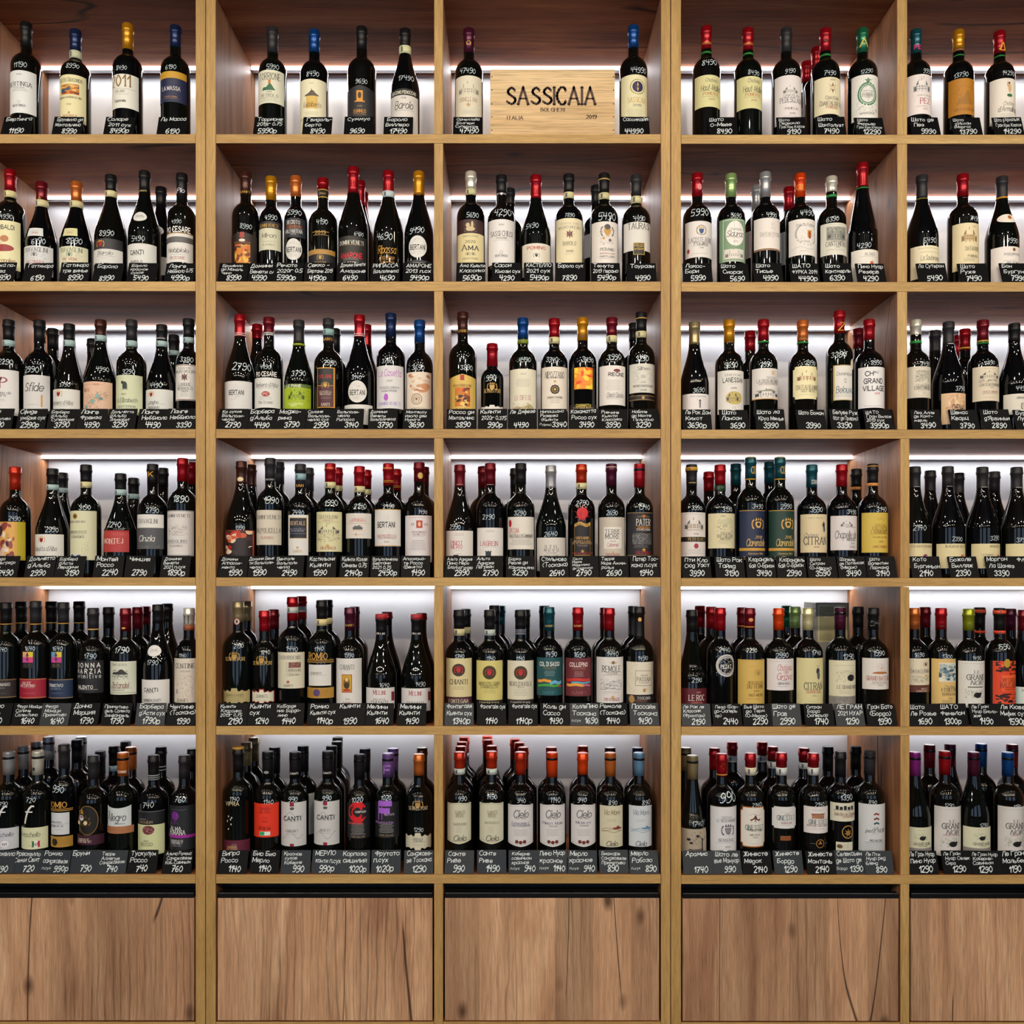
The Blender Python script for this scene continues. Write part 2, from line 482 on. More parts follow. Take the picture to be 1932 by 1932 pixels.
PAL = {'k': ('black', '101013'), 'ch': ('charcoal', '242428'), 'n': ('navy', '1a2a52'), 'bl': ('blue', '0c4284'), 'rd': ('red', '960c1a'),
 'dr': ('dark-red', '6a101e'), 'wn': ('wine-purple', '4c1630'), 'gd': ('gold', 'c08414'), 'cp': ('copper', 'c0682c'), 'gn': ('green', '1f6b4a'),
 'lg': ('pale-green', '8fb070'), 'or': ('orange', 'dc4410'), 'wh': ('cream-white', 'd6d4c6'), 'sv': ('silver', '9a9da2'), 'pu': ('purple', '7a5a9a'),
 'tl': ('teal', '18505c'), 'br': ('brown', '46261f'), 'cr': ('cream', 'd6d0a0'), 'ol': ('olive', '8a9420'), 'bg': ('bronze', '8e8260'),
 'lb': ('light-blue', '6a94b8'), 'mg': ('violet', '8a2a86'), 'rs': ('rust-red', 'b02c12')}
class Print:
    """flat print wrapped on a lathe profile: collects quads per colour"""
    def __init__(s, prof, kind='ink'):
        s.p = prof; s.v = []; s.f = []; s.mi = []; s.cols = []; s.kind = kind; s.lay = 0
    def ci(s, c, kind=None):
        k = (kind or s.kind, c)
        if k not in s.cols: s.cols.append(k)
        return s.cols.index(k)
    def pt(s, ang, z, off):
        r = rad_at(s.p, z)+off; s.v.append((r*sin(ang), -r*cos(ang), z))
    def quad(s, pts, off, ci):
        n = len(s.v)
        for a, z in pts: s.pt(a, z, off)
        s.f.append((n, n+1, n+2, n+3)); s.mi.append(ci)
    def cols_fill(s, cl, off, ci, rows=1):
        """cl: [(ang, lo, hi)]"""
        lo_, hi_ = min(c[1] for c in cl), max(c[2] for c in cl); mid_ = (lo_+hi_)/2
        if abs(rad_at(s.p, mid_)-(rad_at(s.p, lo_)+rad_at(s.p, hi_))/2) > .00004 or abs(rad_at(s.p, hi_)-rad_at(s.p, lo_)) > .0003:
            rows = max(rows, int((hi_-lo_)/.005)+1)
        n = len(s.v)
        for a, lo, hi in cl:
            for j in range(rows+1): s.pt(a, lo+(hi-lo)*j/rows, off)
        R = rows+1
        for i in range(len(cl)-1):
            for j in range(rows):
                s.f.append((n+i*R+j, n+(i+1)*R+j, n+(i+1)*R+j+1, n+i*R+j+1)); s.mi.append(ci)
    def build(s, name, parent, label=None):
        if not s.f: return None
        me = bpy.data.meshes.new(name); me.from_pydata(s.v, [], s.f)
        me.polygons.foreach_set('material_index', s.mi)
        o = link(name, me, [mat(k, c) for k, c in s.cols], parent)
        if label: o['label'] = label
        return o
BAYS = [(0, 1932/400), (400, 1932/440), (820, 4.2), (1260, 4.2), (1680, 1932/290)]
Y0 = [0, 270, 548, 825, 1100, 1380]
BAYN = ['far left bay', 'second bay', 'middle bay', 'fourth bay', 'far right bay']
ROWN = ['top shelf', 'second shelf', 'third shelf', 'fourth shelf', 'fifth shelf', 'bottom shelf']
ORD = ['first', 'second', 'third', 'fourth', 'fifth', 'sixth', 'seventh']
PLACED = []
def art(P, el, ctx):
    """draw one print element"""
    cx, rot, zof, mm, R, rnd = ctx[:6]
    t = el.split(' '); k = t[0]
    P.lay += 1; off = .00035+.00006*P.lay
    def A(px, z): return rot+px*mm/max(rad_at(P.p, z), .012)
    if k == 'L':            # L y1 y2 col [deg] [shape]
        z1, z0 = zof(float(t[1])), zof(float(t[2])); hw = radians(float(t[4]) if len(t) > 4 and t[4] != '-' else 66)
        sh = t[5] if len(t) > 5 else ''
        n = max(11, int(2*hw/radians(3.6)) | 1); cl = []
        for i in range(n):
            u = -1+2*i/(n-1); lo, hi = z0, z1; h = z1-z0
            if sh == 'arch': hi = z1-h*.10*abs(u)
            if sh == 'shield': hi = z1-h*.035*(abs(u)**.5)+(h*.012 if abs(u) > .8 else 0); lo = z0+h*.075*abs(u)**1.3
            if sh == 'orn': d = h*(.10+.10*abs(sin(u*7))) if abs(u) > .18 else 0; hi = z1-d; lo = z0+d*.8
            if sh == 'oct' and abs(u) > .86: hi = z1-h*.09; lo = z0+h*.09
            if sh == 'wave': hi = z1-h*.12*(1-u*u)
            if sh == 'torn': hi = z1-(h*.018 if i % 2 else 0); lo = z0+(h*.018 if i % 2 else 0)
            cl.append((rot+hw*u, lo, hi))
        P.cols_fill(cl, .0003+.00006*P.lay, P.ci(t[3], 'paper'), 3 if z1 > .15 else 1)
    elif k == 'E':          # E y rx ry col : oval sticker
        zc = zof(float(t[1])); rx, ry = float(t[2])*mm, float(t[3])*mm; rl = rad_at(P.p, zc)
        cl = [(rot+rx*sin(pi*u/28)/rl, zc-ry*cos(pi*u/28), zc+ry*cos(pi*u/28)) for u in range(-14, 15)]
        P.cols_fill(cl, off, P.ci(t[4], 'paper'), 3)
    elif k == 'r':          # r y1 y2 x1 x2 col
        z1, z0 = zof(float(t[1])), zof(float(t[2]))
        if t[3] == 'full': a0, a1 = rot-radians(66), rot+radians(66)
        else: a0, a1 = A(float(t[3]), z0), A(float(t[4]), z0)
        n = max(3, int((a1-a0)/radians(3.6)))
        P.cols_fill([(a0+(a1-a0)*i/n, z0, z1) for i in range(n+1)], off, P.ci(t[-1]), 1)
    elif k in 'eo':         # e y x rx ry col / o ring
        zc = zof(float(t[1])); x = float(t[2]); rx, ry = float(t[3]), float(t[4])*mm; ci = P.ci(t[5])
        if k == 'e':
            P.cols_fill([(A(x+rx*sin(pi*u/14), zc), zc-ry*cos(pi*u/14), zc+ry*cos(pi*u/14)) for u in range(-7, 8)], off+.00004, ci)
        else:
            th = .86
            for i in range(20):
                a, b = 2*pi*i/20, 2*pi*(i+1)/20
                P.quad([(A(x+rx*cos(a), zc), zc+ry*sin(a)), (A(x+rx*cos(b), zc), zc+ry*sin(b)),
                        (A(x+rx*th*cos(b), zc), zc+ry*th*sin(b)), (A(x+rx*th*cos(a), zc), zc+ry*th*sin(a))], off, ci)
    elif k == 't' or k == 'p':  # t y h text col style [x] [maxw]   /  p y x h text (handwritten price)
        if k == 't': y, h, tx, col = float(t[1]), float(t[2]), t[3], t[4]; st = t[5] if len(t) > 5 else 's'; x = float(t[6]) if len(t) > 6 else 0; mw = float(t[7]) if len(t) > 7 else 0
        else: y, x, h, tx, col, st, mw = float(t[1]), float(t[2])-cx, float(t[3]), t[4], 'c8d6de', 'h', 0
        zc = zof(y); rl = max(rad_at(P.p, zc), .012)
        if k == 'p':
            h *= .9; phi = atan(ctx[6]/D) ; q = max(-.9, min(.9, x*mm/rl)); a0 = asin(q)-phi; h *= 1.0
        else: a0 = rot+x*mm/rl
        Q, wd = strokes(tx, st, rnd)
        u = h*mm/6; lim = (mw*mm if mw else (2*1.0*rl if k == 't' else 1.5*rl)); ux = min(u*(1.0 if st in 'snHX' else .85 if k == 't' else .74), lim/wd)
        if k == 't' and not mw and wd*ux < 0: pass
        ci = P.ci(col, 'chalk' if k == 'p' else None); tilt = rnd.uniform(-.06, .06) if k == 'p' else 0
        for q in Q:
            (ax, ay), (bx, by), (cx2, cy2), (dx, dy) = q
            nn = max(1, int(sqrt((dx-ax)**2+(dy-ay)**2)*u/.003))
            for j in range(nn):
                f0, f1 = j/nn, (j+1)/nn
                qq = [(ax+(dx-ax)*f0, ay+(dy-ay)*f0), (bx+(cx2-bx)*f0, by+(cy2-by)*f0), (bx+(cx2-bx)*f1, by+(cy2-by)*f1), (ax+(dx-ax)*f1, ay+(dy-ay)*f1)]
                P.quad([(a0+(gx-wd/2)*ux/rl, zc+(gy-3)*u+(gx-wd/2)*ux*tilt) for gx, gy in qq], off+.0001+(.00012 if st == 'X' else 0), ci)
    elif k == 'l':          # l y x1 x2 col
        z = zof(float(t[1])); x1, x2 = float(t[2]), float(t[3]); n = 24
        P.cols_fill([(A(x1+(x2-x1)*i/n, z), z-.0003, z+.0003) for i in range(n+1)], off, P.ci(t[4]))
    elif k == 'f':          # f y1 y2 w col : lines of tiny print
        y = float(t[1]); wd = float(t[3]); ci = P.ci(t[4])
        while y <= float(t[2]):
            w2 = wd*rnd.uniform(.35, .5); x = -w2
            while x < w2:
                l = rnd.uniform(3, 9); z = zof(y); x2 = min(x+l, w2)
                P.quad([(A(x, z), z-.0004), (A(x2, z), z-.0004), (A(x2, z), z+.0004), (A(x, z), z+.0004)], off, ci)
                x += l+2.2
            y += 11
    elif k == 'P':          # P y1 y2 x1 x2 col,col,.. : painted picture, first colour the ground
        z1, z0 = zof(float(t[1])), zof(float(t[2])); x1, x2 = float(t[3]), float(t[4]); cs = t[5].split(',')
        if cs[0] != '-': P.cols_fill([(A(x1+(x2-x1)*i/24, z0), z0, z1) for i in range(25)], off, P.ci(cs[0]))
        for j in range(26):
            px = rnd.uniform(x1, x2); zz = rnd.uniform(z0, z1); rx = rnd.uniform(.06, .2)*(x2-x1); rz = rnd.uniform(.04, .14)*(z1-z0)
            sl = rnd.uniform(-.5, .5); ci = P.ci(cs[1+j % (len(cs)-1)]); cl = []
            for u in range(-4, 5):
                xx = min(max(px+rx*u/4, x1), x2); hh = rz*sqrt(max(0, 1-(u/4)**2)); zz2 = zz+sl*rz*u/4
                cl.append((A(xx, zz), min(max(zz2-hh, z0), z1), min(max(zz2+hh, z0), z1)))
            P.cols_fill(cl, off+.00002+j*.000004, ci)
    elif k == 'V':          # V y1 y2 x1 x2 col n : fine engraved strokes
        z1, z0 = zof(float(t[1])), zof(float(t[2])); x1, x2 = float(t[3]), float(t[4]); ci = P.ci(t[5]); n = int(t[6]) if len(t) > 6 else 40
        for j in range(n):
            px = rnd.uniform(x1, x2); zz = rnd.uniform(z0, z1); a = rnd.uniform(0, pi); l = rnd.uniform(.05, .16)*(x2-x1)
            pts = [(px+l*cos(a+.5*q)*q*.5, zz+l*mm*sin(a+.5*q)*q*.5) for q in (-1, 0, 1)]
            for (ax, az), (bx, bz) in zip(pts, pts[1:]):
                w_ = .00035
                P.quad([(A(ax, zz), az-w_), (A(bx, zz), bz-w_), (A(bx, zz), bz+w_), (A(ax, zz), az+w_)], off, ci)
    elif k == 'K':          # K y1 y2 w col [accent] : engraved country house with trees
        y1, y2, w_, col = float(t[1]), float(t[2]), float(t[3]), t[4]; h = y2-y1; ci = P.ci(col); ca = P.ci(t[5]) if len(t) > 5 else None
        def rc(xa, xb, ya, yb, c, o=0):
            za, zb = zof(yb), zof(ya)
            P.cols_fill([(A(xa+(xb-xa)*i/4, za), za, zb) for i in range(5)], off+o, c)
        if ca is not None: rc(-w_*.34, w_*.34, y1+h*.38, y2-h*.12, ca)
        for s_ in (-1, 1):
            rc(s_*w_*.34-1.2, s_*w_*.34+1.2, y1+h*.36, y2-h*.1, ci)
            for q in range(5):
                xx = s_*w_*(.38+.03*q); rc(xx, xx+w_*.035, y1+h*(.45+.1*(q % 2)), y2-h*.1, ci)
        za = zof(y1+h*.38); zb = zof(y1)
        P.cols_fill([(A(-w_*.38, za), za, za+.0002), (A(-w_*.24, za), za, zb), (A(w_*.24, za), za, zb), (A(w_*.38, za), za, za+.0002)], off, ci)
        for q in range(6):
            for rr in (0, 1):
                xx = -w_*.29+q*w_*.105; rc(xx, xx+w_*.045, y1+h*(.46+.2*rr), y1+h*(.57+.2*rr), ci, .00003)
        rc(-w_*.5, w_*.5, y2-h*.09, y2-h*.03, ci)
        rc(-w_*.06, -w_*.03, y1-h*.22, y1, ci)
    elif k == 'g':          # g y x size col [col2] : heraldic crest
        y, x, sz, col = float(t[1]), float(t[2]), float(t[3]), t[4]; c1 = P.ci(col); c2 = P.ci(t[5]) if len(t) > 5 else c1
        zc = zof(y); m2 = sz*mm
        P.cols_fill([(A(x+sz*.42*u, zc), zc-m2*.55*(1-abs(u))**.5-m2*.05, zc+m2*.35) for u in (-1, -.6, -.2, .2, .6, 1)], off, c2)
        for u in (-.3, 0, .3):
            P.cols_fill([(A(x+sz*(u-.13), zc), zc+m2*.45, zc+m2*.5), (A(x+sz*u, zc), zc+m2*.45, zc+m2*.85), (A(x+sz*(u+.13), zc), zc+m2*.45, zc+m2*.5)], off, c1)
        for s_ in (-1, 1):
            for q in range(7):
                a = -1.2+q*.4; xx = x+s_*sz*(.55+.28*cos(a)); zz = zc+m2*.55*sin(a); e = sz*.11
                P.cols_fill([(A(xx-e, zc), zz, zz+.0001), (A(xx, zc), zz-e*mm, zz+e*mm), (A(xx+e, zc), zz, zz+.0001)], off, c1)
    elif k == 'x':          # x y x size col n : star
        zc = zof(float(t[1])); x = float(t[2]); sz = float(t[3]); ci = P.ci(t[4]); n = int(t[5])
        for i in range(n):
            a = 2*pi*i/n+pi/2; b = a+pi/n*.85; c = a-pi/n*.85
            P.quad([(A(x, zc), zc), (A(x+sz*.46*cos(c), zc), zc+sz*.46*mm*sin(c)), (A(x+sz*cos(a), zc), zc+sz*mm*sin(a)), (A(x+sz*.46*cos(b), zc), zc+sz*.46*mm*sin(b))], off, ci)
    elif k == 'h':          # h y1 y2 x1 x2 col seed : hill silhouette standing on y2
        z1, z0 = zof(float(t[1])), zof(float(t[2])); x1, x2 = float(t[3]), float(t[4]); ph = float(t[6]) if len(t) > 6 else 0
        cl = []
        for i in range(29):
            u = i/28; e = sin(pi*u)**.6*(.75+.25*sin(u*9+ph)); cl.append((A(x1+(x2-x1)*u, z0), z0, z0+(z1-z0)*e))
        P.cols_fill(cl, off, P.ci(t[5]))
    elif k == 'w':          # w y x1 x2 col amp : wavy ribbon
        y, x1, x2, amp = float(t[1]), float(t[2]), float(t[3]), float(t[5]); th = float(t[6]) if len(t) > 6 else 3; ci = P.ci(t[4]); ph = rnd.uniform(0, 3)
        P.cols_fill([(A(x1+(x2-x1)*i/14, zof(y)), zof(y+amp*sin(i*.6+ph)+th/2), zof(y+amp*sin(i*.6+ph)-th/2)) for i in range(15)], off, ci)
def bottle(row, bay, x, top, wd, T, cap, capend, y, elems, price, desc, back=None, rec=None):
    x0, sc = BAYS[bay]; px = x0+x/sc; pyt = Y0[row]+top/sc; dyr = 1 if bay > 2 else 0
    zs = PZ(ROWS[row+1][0]+dyr)
    screw = '*' in T; T = T.replace('*', '')
    RM = {'b': .0388, 'u': .0425, 'f': .040}[T]
    lim = {0: (PX(-43), PX(369)), 1: (PX(407), PX(819)), 2: (PX(836), PX(1247)), 3: (PX(1285), PX(1693 if row < 3 else 1699)), 4: (PX(1712 if row < 3 else 1716.5), PX(2124))}[bay]
    def fit(yy):
        r_ = max(.030, min(wd/sc*S*(D+yy)/D/2, RM))
        return max(lim[0]+r_+.002, min(PX(px, yy), lim[1]-r_-.002)), r_
    if back is None:
        Xc, R = fit(y); y = max(y, R+.0265); Xc, R = fit(y)
    else:
        done = False
        for k in (1, .96, .92, .88, .84, .8):
            for yy in sorted([.10+.003*q for q in range(82)], key=lambda v: abs(v-y)):
                Xc, R = fit(yy); R *= k
                if yy+R < .377 and all((Xc-a)**2+(yy-b)**2 > (R+r+.0008)**2 for a, b, r, rw in PLACED if rw == row): done = True; break
            if done: break
        if not done: print('NOFIT', row, bay, x, top)
        y = yy
    H = PZ(pyt, y)-zs
    if back is None:
        for a, b, r, rw in PLACED:
            if rw == row and (Xc-a)**2+(y-b)**2 < (R+r+.0006)**2:
                R = min(R, max(.030, sqrt((Xc-a)**2+(y-b)**2)-r-.0006))
    PLACED.append((Xc, y, R, row))
    if not .27 < H < .345: print('HEIGHT', row, bay, x, top, round(H, 3), back)
    p = profile(T, R, H)
    name = 'wine_bottle'
    rnd = random.Random(int(px*7+row*1000))
    root = link(name, lathe_mesh('bottle_glass', p), None)
    if not root.data.materials: root.data.materials.append(mat('glass', GL[rnd.randrange(3)]))
    root.location = (Xc, y, zs+.0002)
    root['label'] = desc; root['category'] = 'bottle'; root['group'] = 'wine bottles on the '+ROWN[row]
    if rec is not None: rec.append(root)
    zc_ = lambda yy, dep: PZ(Y0[row]+yy/sc, dep)-zs
    zneck = lambda yy: zc_(yy, y-.014)
    mm = S*(D+y)/D/sc
    # capsule
    if capend and cap:
        ze = zneck(capend); ze = max(ze, H-.082); cp = []
        for r, z in p:
            if z > ze+.001: cp.append((r+.00045, z))
        cp.insert(0, (rad_at(p, ze)+.0004, ze))
        if screw:
            cp = [(rad_at(p, ze)+.0006, ze), (.0148, H-.036), (.0152, H-.031), (.0150, H-.0285)]
            for q in range(6): cp += [(.0156, H-.027+q*.0042), (.0151, H-.0248+q*.0042)]
            cp += [(.0154, H-.0022), (.0145, H)]
            cp = [c for c in cp if c[1] >= ze]
        cp[-1] = (cp[-1][0], H+.0003); cp.append((cp[-1][0]-.0015, H+.0009))
        m = mat('matte' if cap in ('k', 'ch') else 'foil', PAL[cap][1])
        cm = lathe_mesh('capsule_'+cap, cp, 24)
        if not cm.materials: cm.materials.append(m)
        link('capsule', cm, None, root)
    zfront = lambda yy: zc_(yy, y-R*.97)
    pieces = []
    rot = 0.0
    phi = Xc
    for el in elems:
        if not el: continue
        t = el.split(' ')
        if t[0] == 'n':      # neck band y1 y2 col
            z1, z0 = zneck(float(t[1])), zneck(float(t[2])); r1 = max(rad_at(p, z0), rad_at(p, z1))+.0009
            nb = lathe_mesh('neck_band', [(r1, z0), (r1, z1)], 24)
            nb = nb.copy(); nb.materials.clear(); nb.materials.append(mat('paper', t[3]))
            o = link('neck_band', nb, None, root)
            if abs(z1-z0) > .008:
                q = Print([(r1, 0), (r1, .4)])
                art(q, 'V %s %s -26 30 777 14' % (t[1], t[2]), (x, 0, zneck, mm, R, rnd, phi))
                art(q, 'r %s %s -30 -16 556' % (float(t[1])+10, float(t[2])-10), (x, 0, zneck, mm, R, rnd, phi))
                for k in range(len(q.v)): pass
                q.build('band_print', o)
            continue
        if t[0] == 'N':      # print on the capsule: N y h text col style
            q = Print([(a+.0007, b) for a, b in p]); art(q, 't '+' '.join(t[1:]), (x, 0, zneck, mm, R, rnd, phi)); q.build('capsule_print', root); continue
        if t[0] == 'M':      # medallion on the capsule
            q = Print([(a+.0007, b) for a, b in p]); art(q, 'e '+' '.join(t[1:]), (x, 0, zneck, mm, R, rnd, phi)); q.build('capsule_seal', root); continue
        if t[0] == 'z': rot = radians(float(t[1])); continue
        # pick the sticker this print lies on; print outside every sticker is on the glass itself
        cxt = (x, rot, zfront, mm, R, rnd, phi)
        if t[0] in 'LE':
            if t[0] == 'L': lo, hi = zfront(float(t[2])), zfront(float(t[1]))
            else: lo, hi = zfront(float(t[1])+float(t[3])), zfront(float(t[1])-float(t[3]))
            hit = [q for q in pieces if q[1] < hi+.0015 and q[2] > lo-.0015 and q[3] == 'label']
            if not hit: hit = [[Print(p), lo, hi, 'label']]; hit[0][0].lay = 1; pieces.append(hit[0])
            q = hit[0]; q[1] = min(q[1], lo); q[2] = max(q[2], hi)
            for o in hit[1:]:
                q[1] = min(q[1], o[1]); q[2] = max(q[2], o[2])
        else:
            ys = [float(t[1])]+([float(t[2])] if t[0] in 'rfPVKh' else [])
            zz = zfront(sum(ys)/len(ys))
            hit = [q for q in pieces if q[1] <= zz <= q[2] and q[3] == 'label']
            if not hit:
                hit = [q for q in pieces if q[3] == 'glass_print']
                if not hit: hit = [[Print(p), 0, 0, 'glass_print']]; pieces.append(hit[0])
            q = hit[0]
        art(q[0], el, cxt)
    for q in pieces: q[0].build(q[3], root)
    if price:
        q = Print(p); q.lay = len(elems)+2
        yy, xx, hh, tx = price.split(' ')
        q.lay = 9
        art(q, 'p %s %s %s %s' % (yy, xx, hh, tx), (x, 0, zfront if float(hh) else zfront, mm, R, rnd, phi))
        q.build('price_writing', root, 'white handwritten price')
    return root
GL = ['070a08', '0a0a08', '060709']
NUM = {}
def fill(row, bay, front, back, cards):
    x0, sc = BAYS[bay]; fr = []
    for i, s in enumerate(front.strip().split('\n')):
        a, pr, el, ds = (s.split('|')+['', '', ''])[:4]
        a = a.split()
        x, top, wd, T, cap, ce = float(a[0]), float(a[1]), float(a[2]), a[3], a[4], float(a[5])
        lab = '%s-capped bottle, %s, %s from left, %s, %s' % (PAL[cap][0], ds.strip(), ORD[i], ROWN[row], BAYN[bay])
        y = .062 if len(a) < 7 else .062+float(a[6])
        bottle(row, bay, x, top, wd, T, cap, ce, y, el.split(';'), pr, lab)
        fr.append((x, wd, ce-top, T))
    seen = {}
    for s in back.strip().split('\n'):
        if not s.strip(): continue
        a, _, el = s.partition('|'); a = a.split()
        x, top, T, cap, rk = float(a[0]), float(a[1]), a[2], a[3], int(a[4])
        j = min(range(len(fr)), key=lambda q: abs(fr[q][0]-x)); sd = 'left' if x < fr[j][0]-4 else 'right' if x > fr[j][0]+4 else 'straight'
        lab = '%s-capped bottle, %s row back, %s behind %s front bottle, %s, %s' % (PAL[cap][0], ['', 'second', 'third', 'fourth'][rk], sd, ORD[j], ROWN[row], BAYN[bay])
        k = (cap, rk, j, sd)
        assert k not in seen, (row, bay, k)
        seen[k] = 1
        cl = fr[j][2] if len(a) < 6 else float(a[5])
        wd = 53*sc if T[0] != 'u' else 57*sc
        el2 = el.split(';') if el else []
        bottle(row, bay, x, top, wd*(1-.03*rk), T, cap, top+cl*.96, .062+.079*rk, el2, '', lab, back=1)
    zs = PZ(ROWS[row+1][0]+(1 if bay > 2 else 0))
    for i, s in enumerate(cards.split(';')):
        cx, _, txt = s.strip().partition(' ')
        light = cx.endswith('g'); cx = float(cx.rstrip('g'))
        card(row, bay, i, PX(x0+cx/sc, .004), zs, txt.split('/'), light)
def card(row, bay, i, X, zs, lines, light):
    W, Hc, T = .0775, .0600, .0013; rnd = random.Random(row*100+bay*10+i)
    lim = {0: (PX(-43), PX(369)), 1: (PX(407), PX(819)), 2: (PX(836), PX(1247)), 3: (PX(1285), PX(1693 if row < 3 else 1699)), 4: (PX(1712 if row < 3 else 1716.5), PX(2124))}[bay]
    X = max(lim[0]+W/2+.003, min(X, lim[1]-W/2-.003))
    me = bpy.data.meshes.new('price_card'); r = .0016
    out = []
    for sx, sz in ((1, 0), (1, 1), (-1, 1), (-1, 0)):
        for q in range(3):
            a = {(1, 0): -pi/2, (1, 1): 0, (-1, 1): pi/2, (-1, 0): pi}[(sx, sz)]+q*pi/4
            out.append((sx*(W/2-r)+r*cos(a), (r if sz == 0 else Hc-r)+r*sin(a)))
    n = len(out); vs = [(u, 0, v) for u, v in out]+[(u, T, v) for u, v in out]
    fs = [tuple(range(n)), tuple(range(n, 2*n))[::-1]]+[(k, k+n, (k+1) % n+n, (k+1) % n) for k in range(n)]
    key = 'slate' if light else 'card'  # slate: the same black card, with a reflected sheen painted in
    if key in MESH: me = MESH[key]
    else: me.from_pydata(vs, [], [f[::-1] for f in fs][0:0]+fs); MESH[key] = me; me.materials.append(M_CARD_SHEEN if light else M_CARD)
    o = bpy.data.objects.new('price_card', me); C.objects.link(o)
    lean = radians(19+rnd.uniform(-1.5, 1.5)); yaw = radians(rnd.uniform(-2.2, 2.2))
    o.rotation_euler = (-lean, 0, yaw); o.location = (X, .0035+(.0026 if i % 2 else 0), zs+.0009)
    price = ''.join(ch for ch in lines[-1].split('_')[-1] if ch.isdigit())
    o['label'] = '%s price card chalked %s, %s from left, %s, %s' % ('sheen-painted black' if light else 'black', price, ORD[i], ROWN[row], BAYN[bay])
    o['category'] = 'price tag'; o['group'] = 'price cards on the '+ROWN[row]
    # chalk lettering
    vs, fs = [], []
    nl = len(lines)-1; sp = (.035 if nl else .02)/max(nl, 1); hh = min(.0112, sp*.72)
    def put(tx, st, xc, zc, h, lim, left=False):
        Q, wd = strokes(tx, st, rnd); u = h/6; ux = min(u*(.86 if left else .74), lim/wd)
        tl = rnd.uniform(-.03, .05)
        for q in Q:
            b = len(vs)
            for gx, gy in q:
                xx = xc+((gx-wd/2) if not left else gx)*ux
                vs.append((xx, -.00022, max(zc+(gy-3)*u+(xx-xc)*tl, .0015)))
            fs.append((b, b+1, b+2, b+3))
    for k in range(nl):
        put(lines[k], 'k', -W/2+.005+rnd.uniform(0, .005), Hc-.0085-k*sp, hh, W-.012, True)
    last = lines[-1].split('_')
    if len(last) > 1: put('_'.join(last[:-1]), 'h', -W/2+.005, .014, .007, .030, True); put(last[-1], 'H', W/4-.002, .0135, .0145, .038)
    else: put(last[0], 'H', rnd.uniform(-.004, .008), .0125, .0150, .056)
    me2 = bpy.data.meshes.new('lettering'); me2.from_pydata(vs, [], fs)
    link('lettering', me2, mat('chalk', 'e2ecf0'), o)
M_CARD = mat('satin', '06070a'); M_CARD.node_tree.nodes['Principled BSDF'].inputs['Roughness'].default_value = .55; M_CARD.node_tree.nodes['Principled BSDF'].inputs['Specular IOR Level'].default_value = .12
M_CARD_SHEEN = mat('satin', '18212a'); M_CARD_SHEEN.node_tree.nodes['Principled BSDF'].inputs['Specular IOR Level'].default_value = .3  # black card, its reflected bluish sheen painted into the base colour
# ---------------------------------------------------------------- row by row: bottles, bottles behind, price cards
fill(0, 0, '''240 218 276 b k 415|590 185 50 11190|L 642 1030 e4e8ea;t 678 12 2020 555;t 765 38 BERTINGA 223 s 0 215;t 800 12 TOSCANA 666;f 815 835 150 777;o 930 0 12 12 333;t 962 18 BERTINGA 333 s 0 115|plain pale grey label
690 285 272 b n 455|598 660 48 8990|n 455 525 ccd0b0;L 680 1110 e9e2b4;t 725 36 CastelGiocondo 343 s 0 225;P 768 860 -85 85 c8882c,2c4c70,b03020,e0a040,7a3018,e8c070;t 885 20 Brunello_di_Montalcino 333 s 0 210;t 952 12 2017 555;x 1028 0 14 a08040 5;t 1055 18 FRESCOBALDI a04040 s 0 130|sunset landscape on cream label
1165 230 275 b gd 440|620 1108 42 8490|L 675 985 e6e8e0;t 735 98 2011 8a6424 s -20 190;l 808 -130 130 776;t 832 20 SOLARE 654 s -20 95;f 858 860 150 888;t 918 22 Capannelle 443 n -20 105|big bronze year on pale label
1600 248 265 b n 420|612 1555 44 6190|L 650 930 1e264c;r 650 712 full c89a2c;h 700 770 -110 110 1e264c 1;t 805 34 LA_MASSA eceae6 s 0 170;t 882 14 TOSCANA c08a50;f 898 904 150 a08060|mountain on navy and gold label
''', '', '140 Бертинга/11190;600 Брунелло_ди/Монтальчино/8990;1075 Соларе/2011_сух/8490р;1555 Ла_Масса/6190')
fill(0, 1, '''503 240 230 b ch 430|553 500 42 5990|L 580 855 dfe0cc;t 632 52 TORRIONE 4c463e s 0 188;r 662 700 -8 12 c8742c;h 690 748 -62 48 2c6a48 2;t 762 12 2019 555;t 792 26 PETROLO 665 s 0 145;f 815 838 140 888|tower and green hill on label
848 260 232 b bl 425|612 832 44 8490|L 655 1105 e8e4c6;t 690 10 2020 998;r 790 900 -45 50 d8b860;h 748 795 -60 62 5a5244 3;r 735 760 -2 2 222;t 865 40 Guidalberto 7a4a2a i 0 150;f 930 960 120 998;t 980 14 TENUTA_SAN_GUIDO 665;f 1000 1040 120 998|yellow tower sketch on cream
1241 235 236 b k 400|675 1236 40 9690|L 705 995 24252c - arch;r 750 835 -26 26 d8962c;r 835 845 -42 42 d8962c;e 790 0 14 26 3a2a18;t 880 12 2019 a08050;t 920 26 SUMMUS d8962c s 0 105;t 945 12 TOSCANA a08050|black label with gold shield
1600 253 240 u k 375|642 1606 48 17490|n 375 440 d8dcb0;L 735 790 15161d;t 765 24 GIACOMO_FENOCCHIO e8e4d4 n 0 220;L 790 1112 d9d6d2;t 812 12 2018 444;t 870 62 Barolo 222 i 0 150;l 915 -70 90 444;t 985 18 VILLERO 222;f 1010 1090 150 888|grey label with script name
''', '', '460 Торрионе/2019г_0.75/5990р;865 Гвидаль-/берто/8490;1212 Суммус/9690;1540 Бароло/Виллеро/17490')
